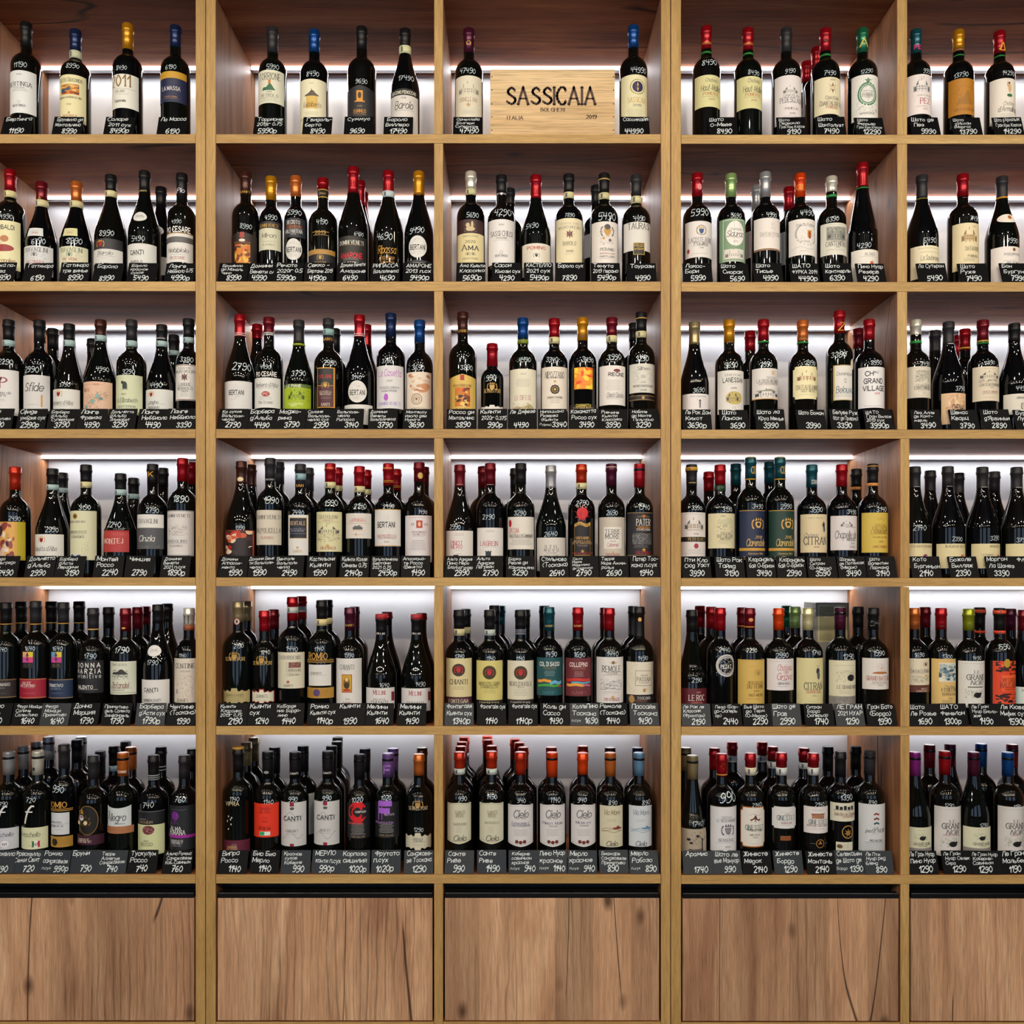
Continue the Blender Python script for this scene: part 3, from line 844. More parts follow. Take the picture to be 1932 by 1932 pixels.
fill(0, 2, '''272 238 222 b wn 410|562 260 42 47490|N 340 34 O c8a040 s;L 600 938 ded8c4;K 665 750 160 887 c8c4b4;t 788 30 ORNELLAIA a07850 s 0 145;t 806 8 2018 998;x 832 0 22 c09a50 5;l 862 -90 90 bba;f 880 905 110 998|mansion on cream label
1575 215 222 b bl 370|555 1618 44 44990|L 592 938 e4dfb8;o 688 20 62 62 a8a060;e 688 20 43 43 1e1c52;x 688 20 38 e0c060 8;t 792 38 SASSICAIA c4a050 s 15 150;t 836 20 2019 665 s 15;f 865 925 150 998|gold star on navy disc
''', '', '262 Орнеллайа/Болгери/Супериоре/47490;1592 Сассикайя/44990')
fill(0, 3, '''305 222 218 b rd 380|492 330 50 8490|N 340 16 POMEROL d8a040 s;n 405 420 1f7a30;L 595 848 d8d49c;t 635 28 Château 555 i 20 100;t 695 46 Haut-Maillet 333 i 20 170;t 742 22 POMEROL b0602c s 20 135;l 765 -60 90 776;t 788 14 2014 a07040 s 20|yellowish label with script writing
635 235 218 b rd 390|575 680 40 8490|N 345 16 POMEROL d8a040 s;n 415 430 1f7a30;L 605 860 d8d49c;t 640 28 Château 555 i 20 100;t 705 46 Haut-Maillet 333 i 20 170;t 750 22 POMEROL b0602c s 20 135;l 772 -60 90 776;t 797 14 2014 a07040 s 20|yellowish label price near neck
938 235 228 b ch 405|562 970 38 9190|L 597 980 e4dfe0;K 690 742 110 666 d8d4d4;t 757 16 CHÂTEAU 555 s 15;t 792 38 PÉDESCLAUX 445 s 15 190;f 812 815 130 999;t 860 16 PAUILLAC 533 s 15 110;t 900 14 2014 666 s 15;f 922 926 130 999|white label, small mansion drawing
1248 238 224 b rd 398|578 1285 40 7490|n 425 440 1f7a30;M 320 -10 15 18 6a0c18;L 612 905 e4dcbc;t 632 14 2011 665 s 20;x 697 20 42 5a2c20 8;e 697 20 14 14 e0c8a0;t 775 28 Chateau 444 s 20 110;t 815 36 Chantalouette 444 s 20 200;t 850 22 POMEROL a04a20 s 20 100|brown star cross on cream label
1542 238 236 b gn 410|565 1575 34 12290|N 335 60 A d0c060 s;L 592 948 e8e8e4;V 620 850 -85 85 3c7a58 70;o 745 0 78 92 3c7a58;o 745 0 62 76 6a9a7c;x 640 0 26 3c7a58 5;t 720 12 Château 777;t 752 26 FERRIERE 654 s 0 80;t 775 10 2014 888;V 850 885 -90 90 5a8a6a 26;t 897 14 MARGAUX 665|green wreath emblem on white
''', '''1180 385 b rd 1 150
1100 498 b rd 2 150|L 850 1000 d8d4d4''', '440 Шато/О-Мейе/8490;990 Шато/Педескло/Гран_Крю_Классе/9190;1300 Шато/Шанталуэт/7490;1612 Шато/Феррьер/Гран_Крю_Классе/12290')
fill(0, 4, '''322 390 352 b tl 660|890 458 60 9990|N 590 50 PEZ c82c6c n 20;L 935 1435 ece4e4;K 1010 1160 200 5c6a6c c8c8c8;V 960 1010 -50 50 445 30;t 1200 18 CHÂTEAU_DE 776 s 40;t 1270 66 PEZ a02c3c s 40 130;f 1330 1345 170 999;t 1370 18 2017 a66 s 40|castle drawing on white label
855 398 352 b gd 600|940 885 60 13790|n 605 632 8a5a2c;n 680 695 1f7a30;L 985 1440 b87c1c;V 1060 1320 -120 120 8a5a14 120;h 1130 1310 -100 110 a06c18 2;t 1375 30 CHATEAU_D'ISSAN 6e440e s 0 260|all gold label with castle
1370 410 352 b rd 655|918 1475 60 14290|n 690 706 1f7a30;N 575 110 & e8b030 i;L 985 1545 ece6dc;f 1000 1010 150 aaa;e 1110 35 20 55 d8b078;e 1045 30 12 14 5a3020;e 1060 10 8 36 c8a068;e 1200 35 36 20 2c6a3c;t 1300 44 Château 887 i 30 150;t 1370 62 d'Armailhac 555 i 30 260;f 1430 1480 190 bbb|small figure on green mound
''', '', '455 Шато_де/Пез/9990;985 Шато/д\'Иссан/(Марго)/13790;1500 Шато_д\'Армальяк/Гран_Крю_Классе/14290')
fill(1, 0, '''95 252 276 b rd 430|668 50 44 14990|n 430 490 e0d8a0;L 705 1150 e8e4b8;t 765 36 GARIBALDI 223 n 0 190;e 880 -40 40 34 c8a080;e 870 15 34 30 b87850;e 900 -60 60 22 e0d0b0;e 955 0 92 32 9a2430;t 1070 44 Roccapalea 7a3a2a i 0 190;f 1128 1132 110 a86|red boat drawing on cream label
382 365 290 u dr 515|893 350 55 6190|n 515 578 d8d0a0;x 455 0 20 c89838 5;L 765 845 d5d9d9 31;f 795 800 90 999;t 815 16 2019 a44;L 935 1200 d5d9dc;t 970 36 TRAVAGLINI 333 s 0 225;g 1015 0 30 444;V 1000 1060 -100 100 999 26;t 1085 32 GATTINARA a33 s 0 170;f 1120 1150 160 999|grey stepped label, red lettering
698 362 290 u cp 525|893 675 55 8990|n 525 585 d8d0a0;L 768 845 d4d2a0 28;f 795 800 90 998;t 815 16 2017 a66;L 940 1165 dcdcc0;t 972 36 TRAVAGLINI 3a5a40 s 0 220;g 1015 0 30 1f5a48;V 1000 1050 -105 105 998 26;t 1058 22 TRE_VIGNE a33 s 0 150;t 1103 32 GATTINARA a33 s 0 165|cream stepped label, green eagle
1012 300 285 u k 420|820 970 55 8990|n 430 488 d8d0a0;L 870 965 26272c;g 918 -40 46 d8a030 a02020;L 965 1095 d5d6d4;t 1000 34 Barolo 444 i;l 1030 -90 90 777;f 1050 1058 90 999;t 1135 28 GIACOMO_FENOCCHIO e4e4e0 n 0 240|grey label under gold crest
1318 265 290 u k 430|870 1258 50 5490|N 435 14 CANTI c0b070 n;E 660 62 46 d8dad8;t 658 22 2015 777;L 915 1215 d9dbd8;t 994 34 CANTI 111 n -20 130;t 1015 12 ESTATE 333 n -20;t 1082 22 BAROLO 333 n -20 110|white oval above pale label
1658 288 258 b k 520|715 1608 38 4990|N 430 40 Pio dde i;t 785 46 PIO_CESARE f0f0ee n 0 240;L 820 1085 dcdcda;r 812 822 full 8a6a30;r 852 905 full 5c5c5c;t 975 38 Nebbiolo 333 i;t 997 10 2020 555;f 1015 1020 140 999;t 1045 24 PIO_CESARE a55 s 0 140|white capitals above banded label
''', '1468 410 u k 1|E 790 62 46 d8dad8;L 1035 1200 d9dbd8', '-10 Рокка_па-/палеа/14990;325 Гаттинара/6190;668 Гаттинара/тре_винье/8990;965 Бароло/8990;1285 Бароло/красное/сухое/5490;1622 Ланге/Неббиоло_0.75/4990р')
fill(1, 1, '''280 248 225 b br 425|690 278 40 8990|N 403 18 BANFI c9a040 s;L 735 1000 241614 - arch;r 738 785 -18 18 a03028;e 805 0 26 12 e0d8d0;t 822 16 Brunello_di_Montalcino a8622c s 0 140;P 838 1000 -66 66 c8801c,7a2c10,e8b040,402018,d86018|orange landscape on dark label
490 287 198 b gd 468|615 486 42 4990|L 648 705 201f2a;t 682 26 DOMINI_VENETI c9a040 s 0 160;L 705 885 cfcfb8;t 765 36 Miron 443 i;f 815 825 150 776;t 842 12 CLASSICO 665|gold lettering above sage label
695 282 192 b cp 440|572 680 48 5990|L 622 780 1e222c;t 655 28 RECIOTO e8e8e8 s 0 110;t 687 26 Valpolicella b8602c i 0 130;l 706 -80 80 a86;t 730 28 VALPANTENA e8e8e8 s 0 150;t 755 12 2020 aaa;E 880 72 88 d8d8d6;V 815 840 -30 30 888 20;t 882 36 BERTANI 16161a n 0 125;f 900 902 90 777;V 915 940 -40 40 888 20|white oval badge, small bottle
920 300 238 b rd 380|655 910 42 4190|n 380 388 c8a040;n 388 442 241f18;n 442 450 c8a040;N 415 14 Secco c8a040 i;w 735 -72 72 a88240 0 5;w 762 -60 60 a88240 0 4;t 740 26 2019 b89048 s;L 880 920 ae8440;L 920 1015 1a1a1e;g 948 0 30 b89048;t 988 12 BERTANI b89048;l 1008 -90 90 b89048|gold band, year in crescent
1172 208 250 u rd 410|750 1215 34 6490|L 770 1000 23221f;t 822 30 DOMINI_VENETI e8e6e0 s 0 215;l 844 -80 80 c89838;t 930 40 AMARONE d01030 n 0 190;f 955 970 160 aaa;t 992 16 CLASSICO e8e6e0|red lettering on black label
1462 240 248 u rd 400|775 1425 56 4690|n 395 447 b8ccd0;t 880 62 Ripassa d0982c i 0 150;t 945 28 Zenato_Ripasso c08a2c i 0 130;l 966 -70 60 c08a2c;t 984 20 Superiore c08a2c i|gold script written on black glass
1714 245 240 u gd 425|722 1695 50 9490|r 396 402 -20 20 6a3010;E 858 78 90 d8d8d6;V 790 820 -30 30 888 24;t 862 36 BERTANI 16161a n 0 125;f 884 886 90 777;V 895 925 -40 40 888 24;L 970 1012 24242a;t 998 18 AMARONE d8d8d8|round white badge, gold neck
''', '''1225 320 u rd 1
1252 415 u rd 2''', '165 Брунелло/ди_Мональ/чино/8990;395 Домини/Венети_сл/4990;625 Речото/2020г_0.5/5990р;880 Секко_-/Бертани_2019/4190р;1150 Домини_Венети/Амароне/6490;1428 РИПАССА/Вальполичелла/4690;1700 АМАРОНЕ/2013_п.сх/9490р')
fill(1, 2, '''287 236 222 b wh 360|570 300 40 5690|n 360 408 ccca98;L 605 715 3a1f20;e 680 0 36 18 c9b48a;e 650 -20 16 18 c9b48a;e 645 15 10 26 c9b48a;V 640 705 -50 50 c9b48a 20;L 715 968 ddd0a0;t 737 14 CHIANTI_CLASSICO 776 s 0 130;t 783 22 2020 554;t 827 42 Ama 333 s;g 880 -20 20 776;g 880 22 20 776;t 915 14 CASTELLO_DI_AMA 776 s 0 120;f 945 950 170 887|brown lion panel, cream label
530 264 222 b k 390|545 540 58 4290|e 374 0 9 9 dde;N 400 10 BERTINGA dde s;L 605 960 e2e0e0;t 648 12 2017 444;t 717 38 SASSI_CHIUSI 444 s 0 190;t 752 14 TOSCANA 444 s 0 90;f 770 776 140 999;o 866 0 12 12 333;t 893 16 BERTINGA 333 s 0 98|white label with widely spaced capitals
803 264 238 u rd 435|650 770 44 5490|L 795 1050 dfd9cc;t 830 24 POMINO b04a30 n 0 160;V 850 960 -110 -45 c8a868 50;V 850 960 45 110 c8a868 50;e 890 0 22 30 eae6dc;g 890 0 26 333 222|heraldic beasts on low white label
1063 256 222 b k 385|570 1070 32 7890|n 385 435 d0ca98;L 595 958 e4dab8;t 637 14 VITICOLTORI a99;t 667 22 MAURO_MOLINO 887 s 0 190;x 722 0 38 7a3444 8;t 724 34 M 5a1c2c s;t 793 26 BAROLO 554 s 0 105;f 812 816 120 998;t 858 16 2019 444;f 880 885 70 998|round wine-red monogram, tan label
1343 250 222 b k 390|582 1368 60 5490|n 280 288 c8a850;n 390 442 d0ca98;L 622 982 e2ddd8;g 700 15 62 555 c89838;e 665 15 22 22 444;V 660 810 -50 80 6a5040 70;V 680 800 -50 70 c89838 30;x 755 -15 16 c89838 4;x 770 35 18 445 6;t 843 22 PERANO 444 s 15 110;t 875 10 RISERVA_2019 a44 s 15;t 898 12 CHIANTI_CLASSICO 444 s 15 120;f 915 925 110 999|colourful coat of arms, pale label
1597 262 232 b ch 418|600 1622 38 4990|n 418 475 d0ca98;L 625 852 d9d8d4;t 657 46 TAURASI 333 s 10 185;r 790 885 -38 52 c8a840;r 794 881 -34 48 17171b;t 812 20 FEUDI c8a840 n 7 70;t 840 14 SAN_GREGORIO c8a840 n 7 75;t 870 8 DOCG c8a840 n 7|black square below large capitals
''', '''595 368 b k 1
1280 345 b k 1|L 715 900 d8d8d8''', '285 Ама_Кьянти/Классико/5690р;570 Сасси/Кьюзи_сух/4290;825 КАСТЕЛЛО/2021_сух/5490р;1075 Бароло_сух/7890;1358 Тенута/2019_перано/5490р;1645 Таурази/4990')
fill(1, 3, '''233 248 226 b rd 420|545 255 60 5990|M 345 12 20 24 d88080;L 618 905 e2dfde;g 695 10 44 c8983c 1c4a7a;o 690 10 40 40 8a7a50;t 767 36 LACOSTE-BORIE 3a3a40 s 10 200;t 797 26 Pauillac 333 i 10;f 815 817 130 999;t 830 10 2018 666 s 10;e 850 -95 12 18 a04040;f 875 880 150 999|blue gold crest, white label
500 252 222 b lg 425|573 540 36 5690|L 597 940 7a9a7c;r 606 932 -90 90 e4e2dc;r 610 928 -86 86 7a9a7c;e 715 10 76 98 ebe8e4;t 682 18 Château 666 i 10;t 718 46 Siaurac 333 i 10 140;t 748 8 LALANDE 888 s 10;t 780 10 2012 777 s 10;r 840 918 -80 85 dcd8d0;K 850 910 140 777|green bordered label with oval
772 240 222 b sv 425|570 822 36 4990|L 593 835 e6e0dc;V 618 690 15 60 776 40;t 722 28 CHÂTEAU_TEYSSIER 887 s 20 180;f 745 750 130 998;L 835 850 8a6a50|cream label with small column
1048 250 226 b or 425|550 1105 50 4490|N 350 40 GL d8902c s;L 602 888 e8e4e0;o 720 25 100 90 aaa;t 650 18 CHÂTEAU_FOURCAS 666 s 15 160;r 690 745 22 58 c89838;r 700 755 32 50 a02020;V 680 760 -30 100 999 30;t 780 12 LISTRAC 666 s 0;w 830 -100 100 999 10 2;f 855 857 90 999|gold red shield, white label
1297 273 224 b wh 380|600 1305 40 6390|n 405 425 1f8a40;N 355 30 C 8a8a80 s;L 632 885 d9d8cc;f 645 646 160 998;r 662 768 -75 90 8a8c84;K 690 760 130 444 b8bab0;V 665 700 -70 85 d0d2c8 30;t 775 12 CHÂTEAU 444 s 10;t 797 34 CANTEMERLE 444 s 10 180;t 825 10 2012 666 s 10;f 845 855 170 998|grey house engraving, green glass neck
1542 165 232 f rd 340|810 1555 44 4290|n 348 358 1f7a30;L 843 1095 e6e2da;t 880 20 ALSACE 555 s 20 90;l 898 -60 100 999;e 952 30 15 17 c8601c;V 920 960 40 90 998 16;f 1000 1040 130 998|tall slim bottle, low label
''', '''705 345 b sv 1|L 690 900 d8d4d4
960 358 b rd 1|L 700 960 b8bcc4''', '240 Лакос-/Бори/5990;535 Шато/Сиорак/5690;800 Шато/Тисье/4990;1095 ШАТО/ФУРКА_2014/4490р;1352 Шато/Кантмерль/6390;1622 Пино_Нуар/Резерв/4290')
fill(1, 4, '''395 418 388 u ch 685|1220 490 70 5490|n 690 700 8a8020;L 1288 1700 e8e0c0;l 1320 -130 150 665;l 1370 -100 150 665;t 1440 62 La_Souteronne 333 i 30 250;t 1520 16 SAINT-JOSEPH 555 s 30|sloping shoulders, cream script label
908 405 382 b rd 660|945 1045 62 7490|r 632 640 -30 35 7a0c1c;L 1003 1595 e6d8b0;t 1050 16 2012 887 s 60;K 1090 1245 190 8a6a40 c8b080;t 1325 46 CHÂTEAU_ROUGET 554 s 50 210;t 1420 28 POMEROL 222 s 50 150;f 1450 1490 170 998|sepia chateau print, cream label
1400 437 392 u ch 680|1230 1520 62 7990|n 672 692 c88a1c;E 925 125 58 ece4d8;e 910 25 26 26 b0642c;L 1300 1745 ece6e2;x 1338 50 34 d89820 8;e 1338 50 18 18 7a4010;t 1395 22 BOUCHARD_PÈRE 444 s 40 220;f 1420 1421 90 888;f 1478 1482 200 777;t 1510 34 BEAUNE 555 s 50 170|oval neck label, gold medal
''', '', '540 Ла_Сутерон/5490;1065 Шато/Руже/7490;1590 Бон/Бургунд/7990')
fill(2, 0, '''80 275 285 b k 450|650 50 50 2290|n 450 505 a4c0c2;L 722 1135 dcdcdc;t 838 84 V 14141c s -30 80;t 838 84 P 8a1c3c s 20 60;t 932 24 Bruno_de 444 i 10 150;t 958 20 VESPA 444 s -10 110;f 995 1010 90 888|large monogram on white label
362 278 282 b k 470|720 290 56 2990|L 770 1088 d2d2d3;t 880 74 Sfide 2a2426 i 0 170;r 950 1060 70 84 c8903c;f 1040 1050 110 777|signature script on grey label
632 313 292 u k 450|860 590 38 3790|n 450 508 a4c0c2;L 898 1108 d8dad6;g 942 -40 44 d8a030 8a1c28;t 1022 34 Barbera_d'Alba 444 i -20 210;l 1045 -120 90 888;f 1058 1060 90 888;f 1080 1082 40 888|gold red crest, pale label
918 275 290 u br 405|710 930 46 4990|n 405 460 a4c0c2;L 830 1130 dcb8a0;f 855 858 200 b66;t 857 14 2019 a33 s 20;t 905 30 Vietti 8a1c2c s -80 70;V 950 1080 -70 60 2c3c34 90;V 920 1000 20 120 2c3c34 60;e 960 30 18 18 7aa8a4;e 1010 -10 20 20 7aa8a4;e 1060 -80 18 18 7aa8a4;e 985 60 16 14 5a8884;t 1083 26 Langhe 8a1c2c s 90 60|juniper branch on pink label
1200 275 275 b ch 455|740 1170 46 3290|n 455 510 a4c0c2;L 770 1132 cdd4b4;e 865 -10 22 34 26342e;e 838 -32 14 14 26342e;r 868 900 -30 -22 26342e;r 868 900 2 12 26342e;l 903 -50 20 26342e;t 945 12 2021 665 s -20;t 1000 38 A_Elizabeth 576a58 i 0 190;t 1058 18 DOLCETTO_D'ALBA 566 s 0 165;f 1080 1100 160 888|black dog on pale green label
1474 320 268 u k 455|865 1420 46 4490|N 435 12 FENOCCHIO ddd s;n 458 510 a4c0c2;L 900 1108 d5d8d5;g 946 -50 38 d8a030 8a1c28;t 1018 32 Langhe 444 i -40 110;l 1035 -110 80 888;t 1065 28 Nebbiolo 444 i -30 110|pale label, price over crest
1722 265 262 b k 425|630 1700 50 3390|n 425 475 a4c0c2;L 675 1002 dcdbd8;r 680 685 full 7a3444;t 708 14 VITICOLTORE 666 s 0 120;t 738 26 MAURO_MOLINO 666 s 0 200;x 790 0 42 6a2c38 8;t 792 34 M 3a1018 s;t 855 24 LANGHE 666 s 0 110;l 870 -70 70 777;t 893 24 NEBBIOLO 666 s 0 140;t 920 16 2021 222 s;f 942 965 70 888;r 992 997 full 7a3444|dark star monogram, white label
''', '''482 352 b k 1
843 448 u k 2
1585 412 u k 1 200|n 545 590 a4c0c2''', '-30 Росса/Весла/Примитиво/2290;270 Сфиде/умбрия_сух/2990р;555 Барбера/д\'Альба/Супериоре/3790;825 Ланге/Фреиза/4990;1095 Дольчетто/д\'Альба/Элизабет/3290;1378 Ланге/Неббиоло/4490;1660 Ланге/Неббиоло/3390')
fill(2, 1, '''233 207 245 u rd 380|628 245 66 2790|n 350 356 e8d8d8;n 366 372 e8d8d8;L 750 990 d5d6d6;V 780 830 -30 20 888 24;t 845 34 BERTANI 1a1a20 n 0 125;f 866 868 90 777;V 875 910 -40 30 888 24|pale label on sloping bottle
473 230 230 b dr 345|635 440 36 4490|N 362 14 PIO_CESARE eee n;n 345 350 ddd;t 692 34 PIO_CESARE eceae6 n 0 185;L 722 972 d9dad8;t 782 34 Barbera_d'Alba 444 i 0 200;f 810 812 150 888;e 858 0 34 22 a03028;t 858 20 PC e8d8d0 s;f 880 905 110 999;t 927 22 Pio_Cesare 766 s 0 120|red oval seal under white capitals
720 253 240 u ch 435|685 715 50 3790|n 438 456 8a9a1c;L 775 1085 a0b81c;r 775 805 full 54702c;t 790 22 LE_PIANE e4e8d0 n -20 130;K 835 905 130 3a4a10;V 825 920 -50 110 3a4a10 50;t 937 24 maggiorina dce89c i -10 130;t 958 14 2021 dce89c s -20|bright green label with cottage
965 240 255 b ch 430|600 975 44 2990|n 316 368 8cb4b4;N 403 22 SANTI d8a040 s;L 638 972 c8922c 37;r 646 785 -72 62 17171a;t 712 28 SOLANE c8202c s -4 115;r 790 965 -72 62 4a1a28;l 788 -72 62 c8922c;g 785 -4 34 c8a050;t 842 18 VALPOLICELLA d8c8b8 s -4 100;t 862 12 RIPASSO d8c8b8 s -4;f 885 905 110 a88;t 945 22 SANTI d8c8b8 s -4 70|narrow gold framed black label
1222 210 250 u rd 385|720 1195 38 3140|n 355 360 e8d8d8;n 370 376 e8d8d8;E 838 80 90 dcdbd8;V 770 805 -30 30 888 24;t 845 36 BERTANI 16161a n 0 125;f 867 869 90 777;V 875 905 -40 40 888 24;L 945 1110 d8d8d4;t 990 22 VALPOLICELLA 665 s 0 200;f 1015 1020 100 888|round badge above pale label
1482 197 240 b n 385|585 1450 38 3790|L 622 978 d9d9dc;t 682 54 La_Casetta b04cc0 i 0 205;t 750 16 2019 666 i;t 803 14 VALPOLICELLA_RIPASSO 556 s 0 170;l 815 -60 60 777;t 832 14 CLASSICO_SUPERIORE 556 s 0 130;e 885 -25 18 30 b058c8;t 937 24 DOMINI_VENETI 98c s 0 190|magenta script on grey label
1720 254 220 b bl 430|640 1705 44 3690|L 675 1005 e0d4c4;P 690 850 -100 100 e0d4c4,b8744c,d8b898,c89068,e8dccc;o 900 -15 46 46 8a6a40;o 900 -15 30 30 8a6a40;g 900 -15 24 8a6a40;t 982 20 MONTESSU 776 s 0 130|swirling terracotta marbled label
''', '''375 287 u rd 1
1018 320 b k 1
1278 290 u rd 1''', '170 Кр_сухое/Вальполи-/челла/2790;412 Барбера/д\'Альба/4490;648 Маджо-/рина/3790;888 Солане/Вальполи-/челла_сух/2990;1130 Вальполи-/челла/Рипассо/3140;1412 Домини/Венети/Вальполичелла/3790;1700 Монтессу/изола_деи/Нураги/3690')
fill(2, 2, '''224 178 222 b br 345|610 252 42 3890|N 320 20 BANFI c9a040 s;L 662 968 d8b860 - arch;r 668 712 -16 16 a82c24;t 752 24 Rosso_di_Montalcino 6a3010 s 0 150;P 770 920 -60 62 c8781c,7a2c14,e8c060,3a1c10,d86018;t 945 24 BANFI 6a4a10 s 0 100|painted scene on golden label
457 428 182 b rd 600|695 445 44 990|g 765 0 46 c09a50;t 795 28 SERRISTORI c9a860 s 0 140;L 908 980 ddd8d4 - orn;t 955 20 CHIANTI 543 s 0 80|half-size bottle with gold crest
700 225 222 b bl 380|548 715 40 4490|n 388 420 7a8a20;L 622 968 e0dcc8;t 663 12 2021 888;f 705 770 120 776;t 850 34 LE_DIFESE b06c7c s 0 135;h 890 958 -90 110 b8aa80 1;V 895 955 -90 100 6a6040 60|hill sketch on cream label
948 230 216 b rd 368|548 928 40 3340|n 368 420 d0ca98;L 605 948 e4dcd0;t 668 46 NIPOZZANO 2c2420 s 0 160;t 692 12 VECCHIE_VITI 555 s;x 785 0 46 8a1c1c 10;e 785 0 36 36 17171a;o 785 0 24 24 c8a040;e 785 0 10 10 c8a040;x 722 0 16 c8a040 5;t 848 16 CHIANTI_RUFINA 222 s 0 120;f 868 900 90 888|black eye-like seal, cream label
1172 222 222 b gd 395|548 1215 42 3490|N 362 22 CASAMATTA 6a4a08 s;L 610 782 f09a1c 40;P 612 780 -75 75 f08a20,f8c828,e84818,f0a020,f8d838;L 900 948 1f1b1b;t 912 20 CASAMATTA d8c020 n 0 120;t 932 12 TOSCANA_ROSSO c8a880 n|square orange and yellow art label
1403 222 220 b dr 355|525 1425 48 3990|n 355 408 d0ca98;L 595 908 e6e2de;e 634 30 28 12 7a2434;r 640 652 26 34 7a2434;t 665 26 RIECINE 2a1418 n 30 135;f 712 790 130 888;t 828 34 Chianti_Classico 333 i 20 140;f 850 868 130 999|white label with red tree
1637 180 215 b k 320|540 1645 42 3290|n 215 222 c8a850;n 320 372 d0ca98;L 580 810 d5d5cc;t 618 28 Silineo 555 i 0 110;V 640 725 -85 -25 666 40;V 640 725 25 85 666 40;r 670 695 -18 18 b8b8b0;t 728 10 2018 666;t 757 16 VINO_NOBILE_DI_MONTEPULCIANO 444 s 0 165;t 790 12 TIONI 666;L 828 872 1a1818;r 832 835 full b08a50;r 864 867 full b08a50;e 850 0 12 12 b08a50|cypress avenue above gold band
''', '1580 265 b k 1', '208 Россо_ди/Монтальчино/3890;458 Кьянти/2020г_0.375/990р;695 Ле_Дифезе/4490;935 Нипоццано/Ризерва/(Кьянти/Руфина)_3340;1182 Казаматта/Россо_сух/3490;1418 Риечине/Кьянти/Классико/3990;1672 Нобиле/ди_Монте/Пульчано/3290')
fill(2, 3, '''211 255 225 u bg 425|790 245 40 3690|L 818 975 e4e0e0;t 838 14 Dom_Quichotte 888 i 10 130;V 860 950 0 50 333 26;e 875 20 8 10 555;r 885 930 16 26 555|slim sloping bottle, knight sketch
486 240 222 b gd 408|592 500 44 3690|r 388 394 -30 30 8a5a14;L 633 975 e2e0dc;t 670 16 CHÂTEAU 666 s 10;t 710 34 LANESSAN 444 n 10 170;f 742 743 80 999;t 775 14 2014 444 s 10;e 852 15 68 52 c8b468;V 815 890 -45 75 6a6a3c 60;K 815 880 90 3c4a5a;o 932 12 12 10 555;t 955 8 HAUT-MEDOC 777 s 10|oval castle picture, white label
757 238 222 b rd 392|587 780 38 3990|n 398 412 1f7a30;L 616 860 e0ddda;x 652 50 24 d8a860 12;t 692 16 CHÂTEAU 666 s 35 80;t 720 26 LA_CROIX_MEUNIER 555 s 15 190;t 742 12 SAINT-EMILION_GRAND_CRU 977 s 15 160;h 780 800 -90 90 998 2;K 790 845 190 444;r 855 862 full c89850|long white villa sketch
1068 243 222 b cp 400|575 1127 38 3990|N 382 16 Château e0a060 i;n 404 418 1f7a30;L 600 860 ece4b8 58 oct;K 650 720 150 8a5a3c c09070;t 768 32 CHATEAU_BEAUMONT 3a2a10 s 15 200;t 797 20 HAUT-MEDOC 654 s 15 120;f 825 826 130 998|eight-cornered label, turreted castle
1358 168 206 b rd 338|505 1355 50 3390|N 285 60 Z e8b030 i;L 588 872 c8b070 45 torn;r 597 865 -68 82 dedcd8;t 660 26 Dominique 555 i 10 130;t 705 12 20 777 s 10;t 727 12 18 777 s 10;t 785 50 Belouve 1c5468 i 10 140;f 818 840 150 999;e 578 88 26 42 e8ddc8;o 578 88 20 34 c89a50|stamp-edged label, white seal
1595 236 230 b rd 388|572 1650 38 3990|L 605 930 e9e9ec;t 658 34 CH 26262a n -40 60;t 648 18 AU 26262a n 10 36;t 717 36 GRAND 26262a n -5 150;t 775 36 VILLAGE 26262a n 0 175;t 817 12 2019 c05050 n 20;f 915 916 160 777|bold black capitals on white
''', '''652 328 b rd 1|L 700 905 d8d8d4
1510 308 b dr 1''', '235 Ле_Рок_Дон/Кихот/3690р;535 Шато/Лансан/3690;818 Шато_ла/Круа_Менье/3990;1148 Шато_Бомон/3990;1412 Белуве_Руж/(Кот_де_Прованс)/3390;1702 ШАТО/Гран_Вилаж/2019_сух/3990р')
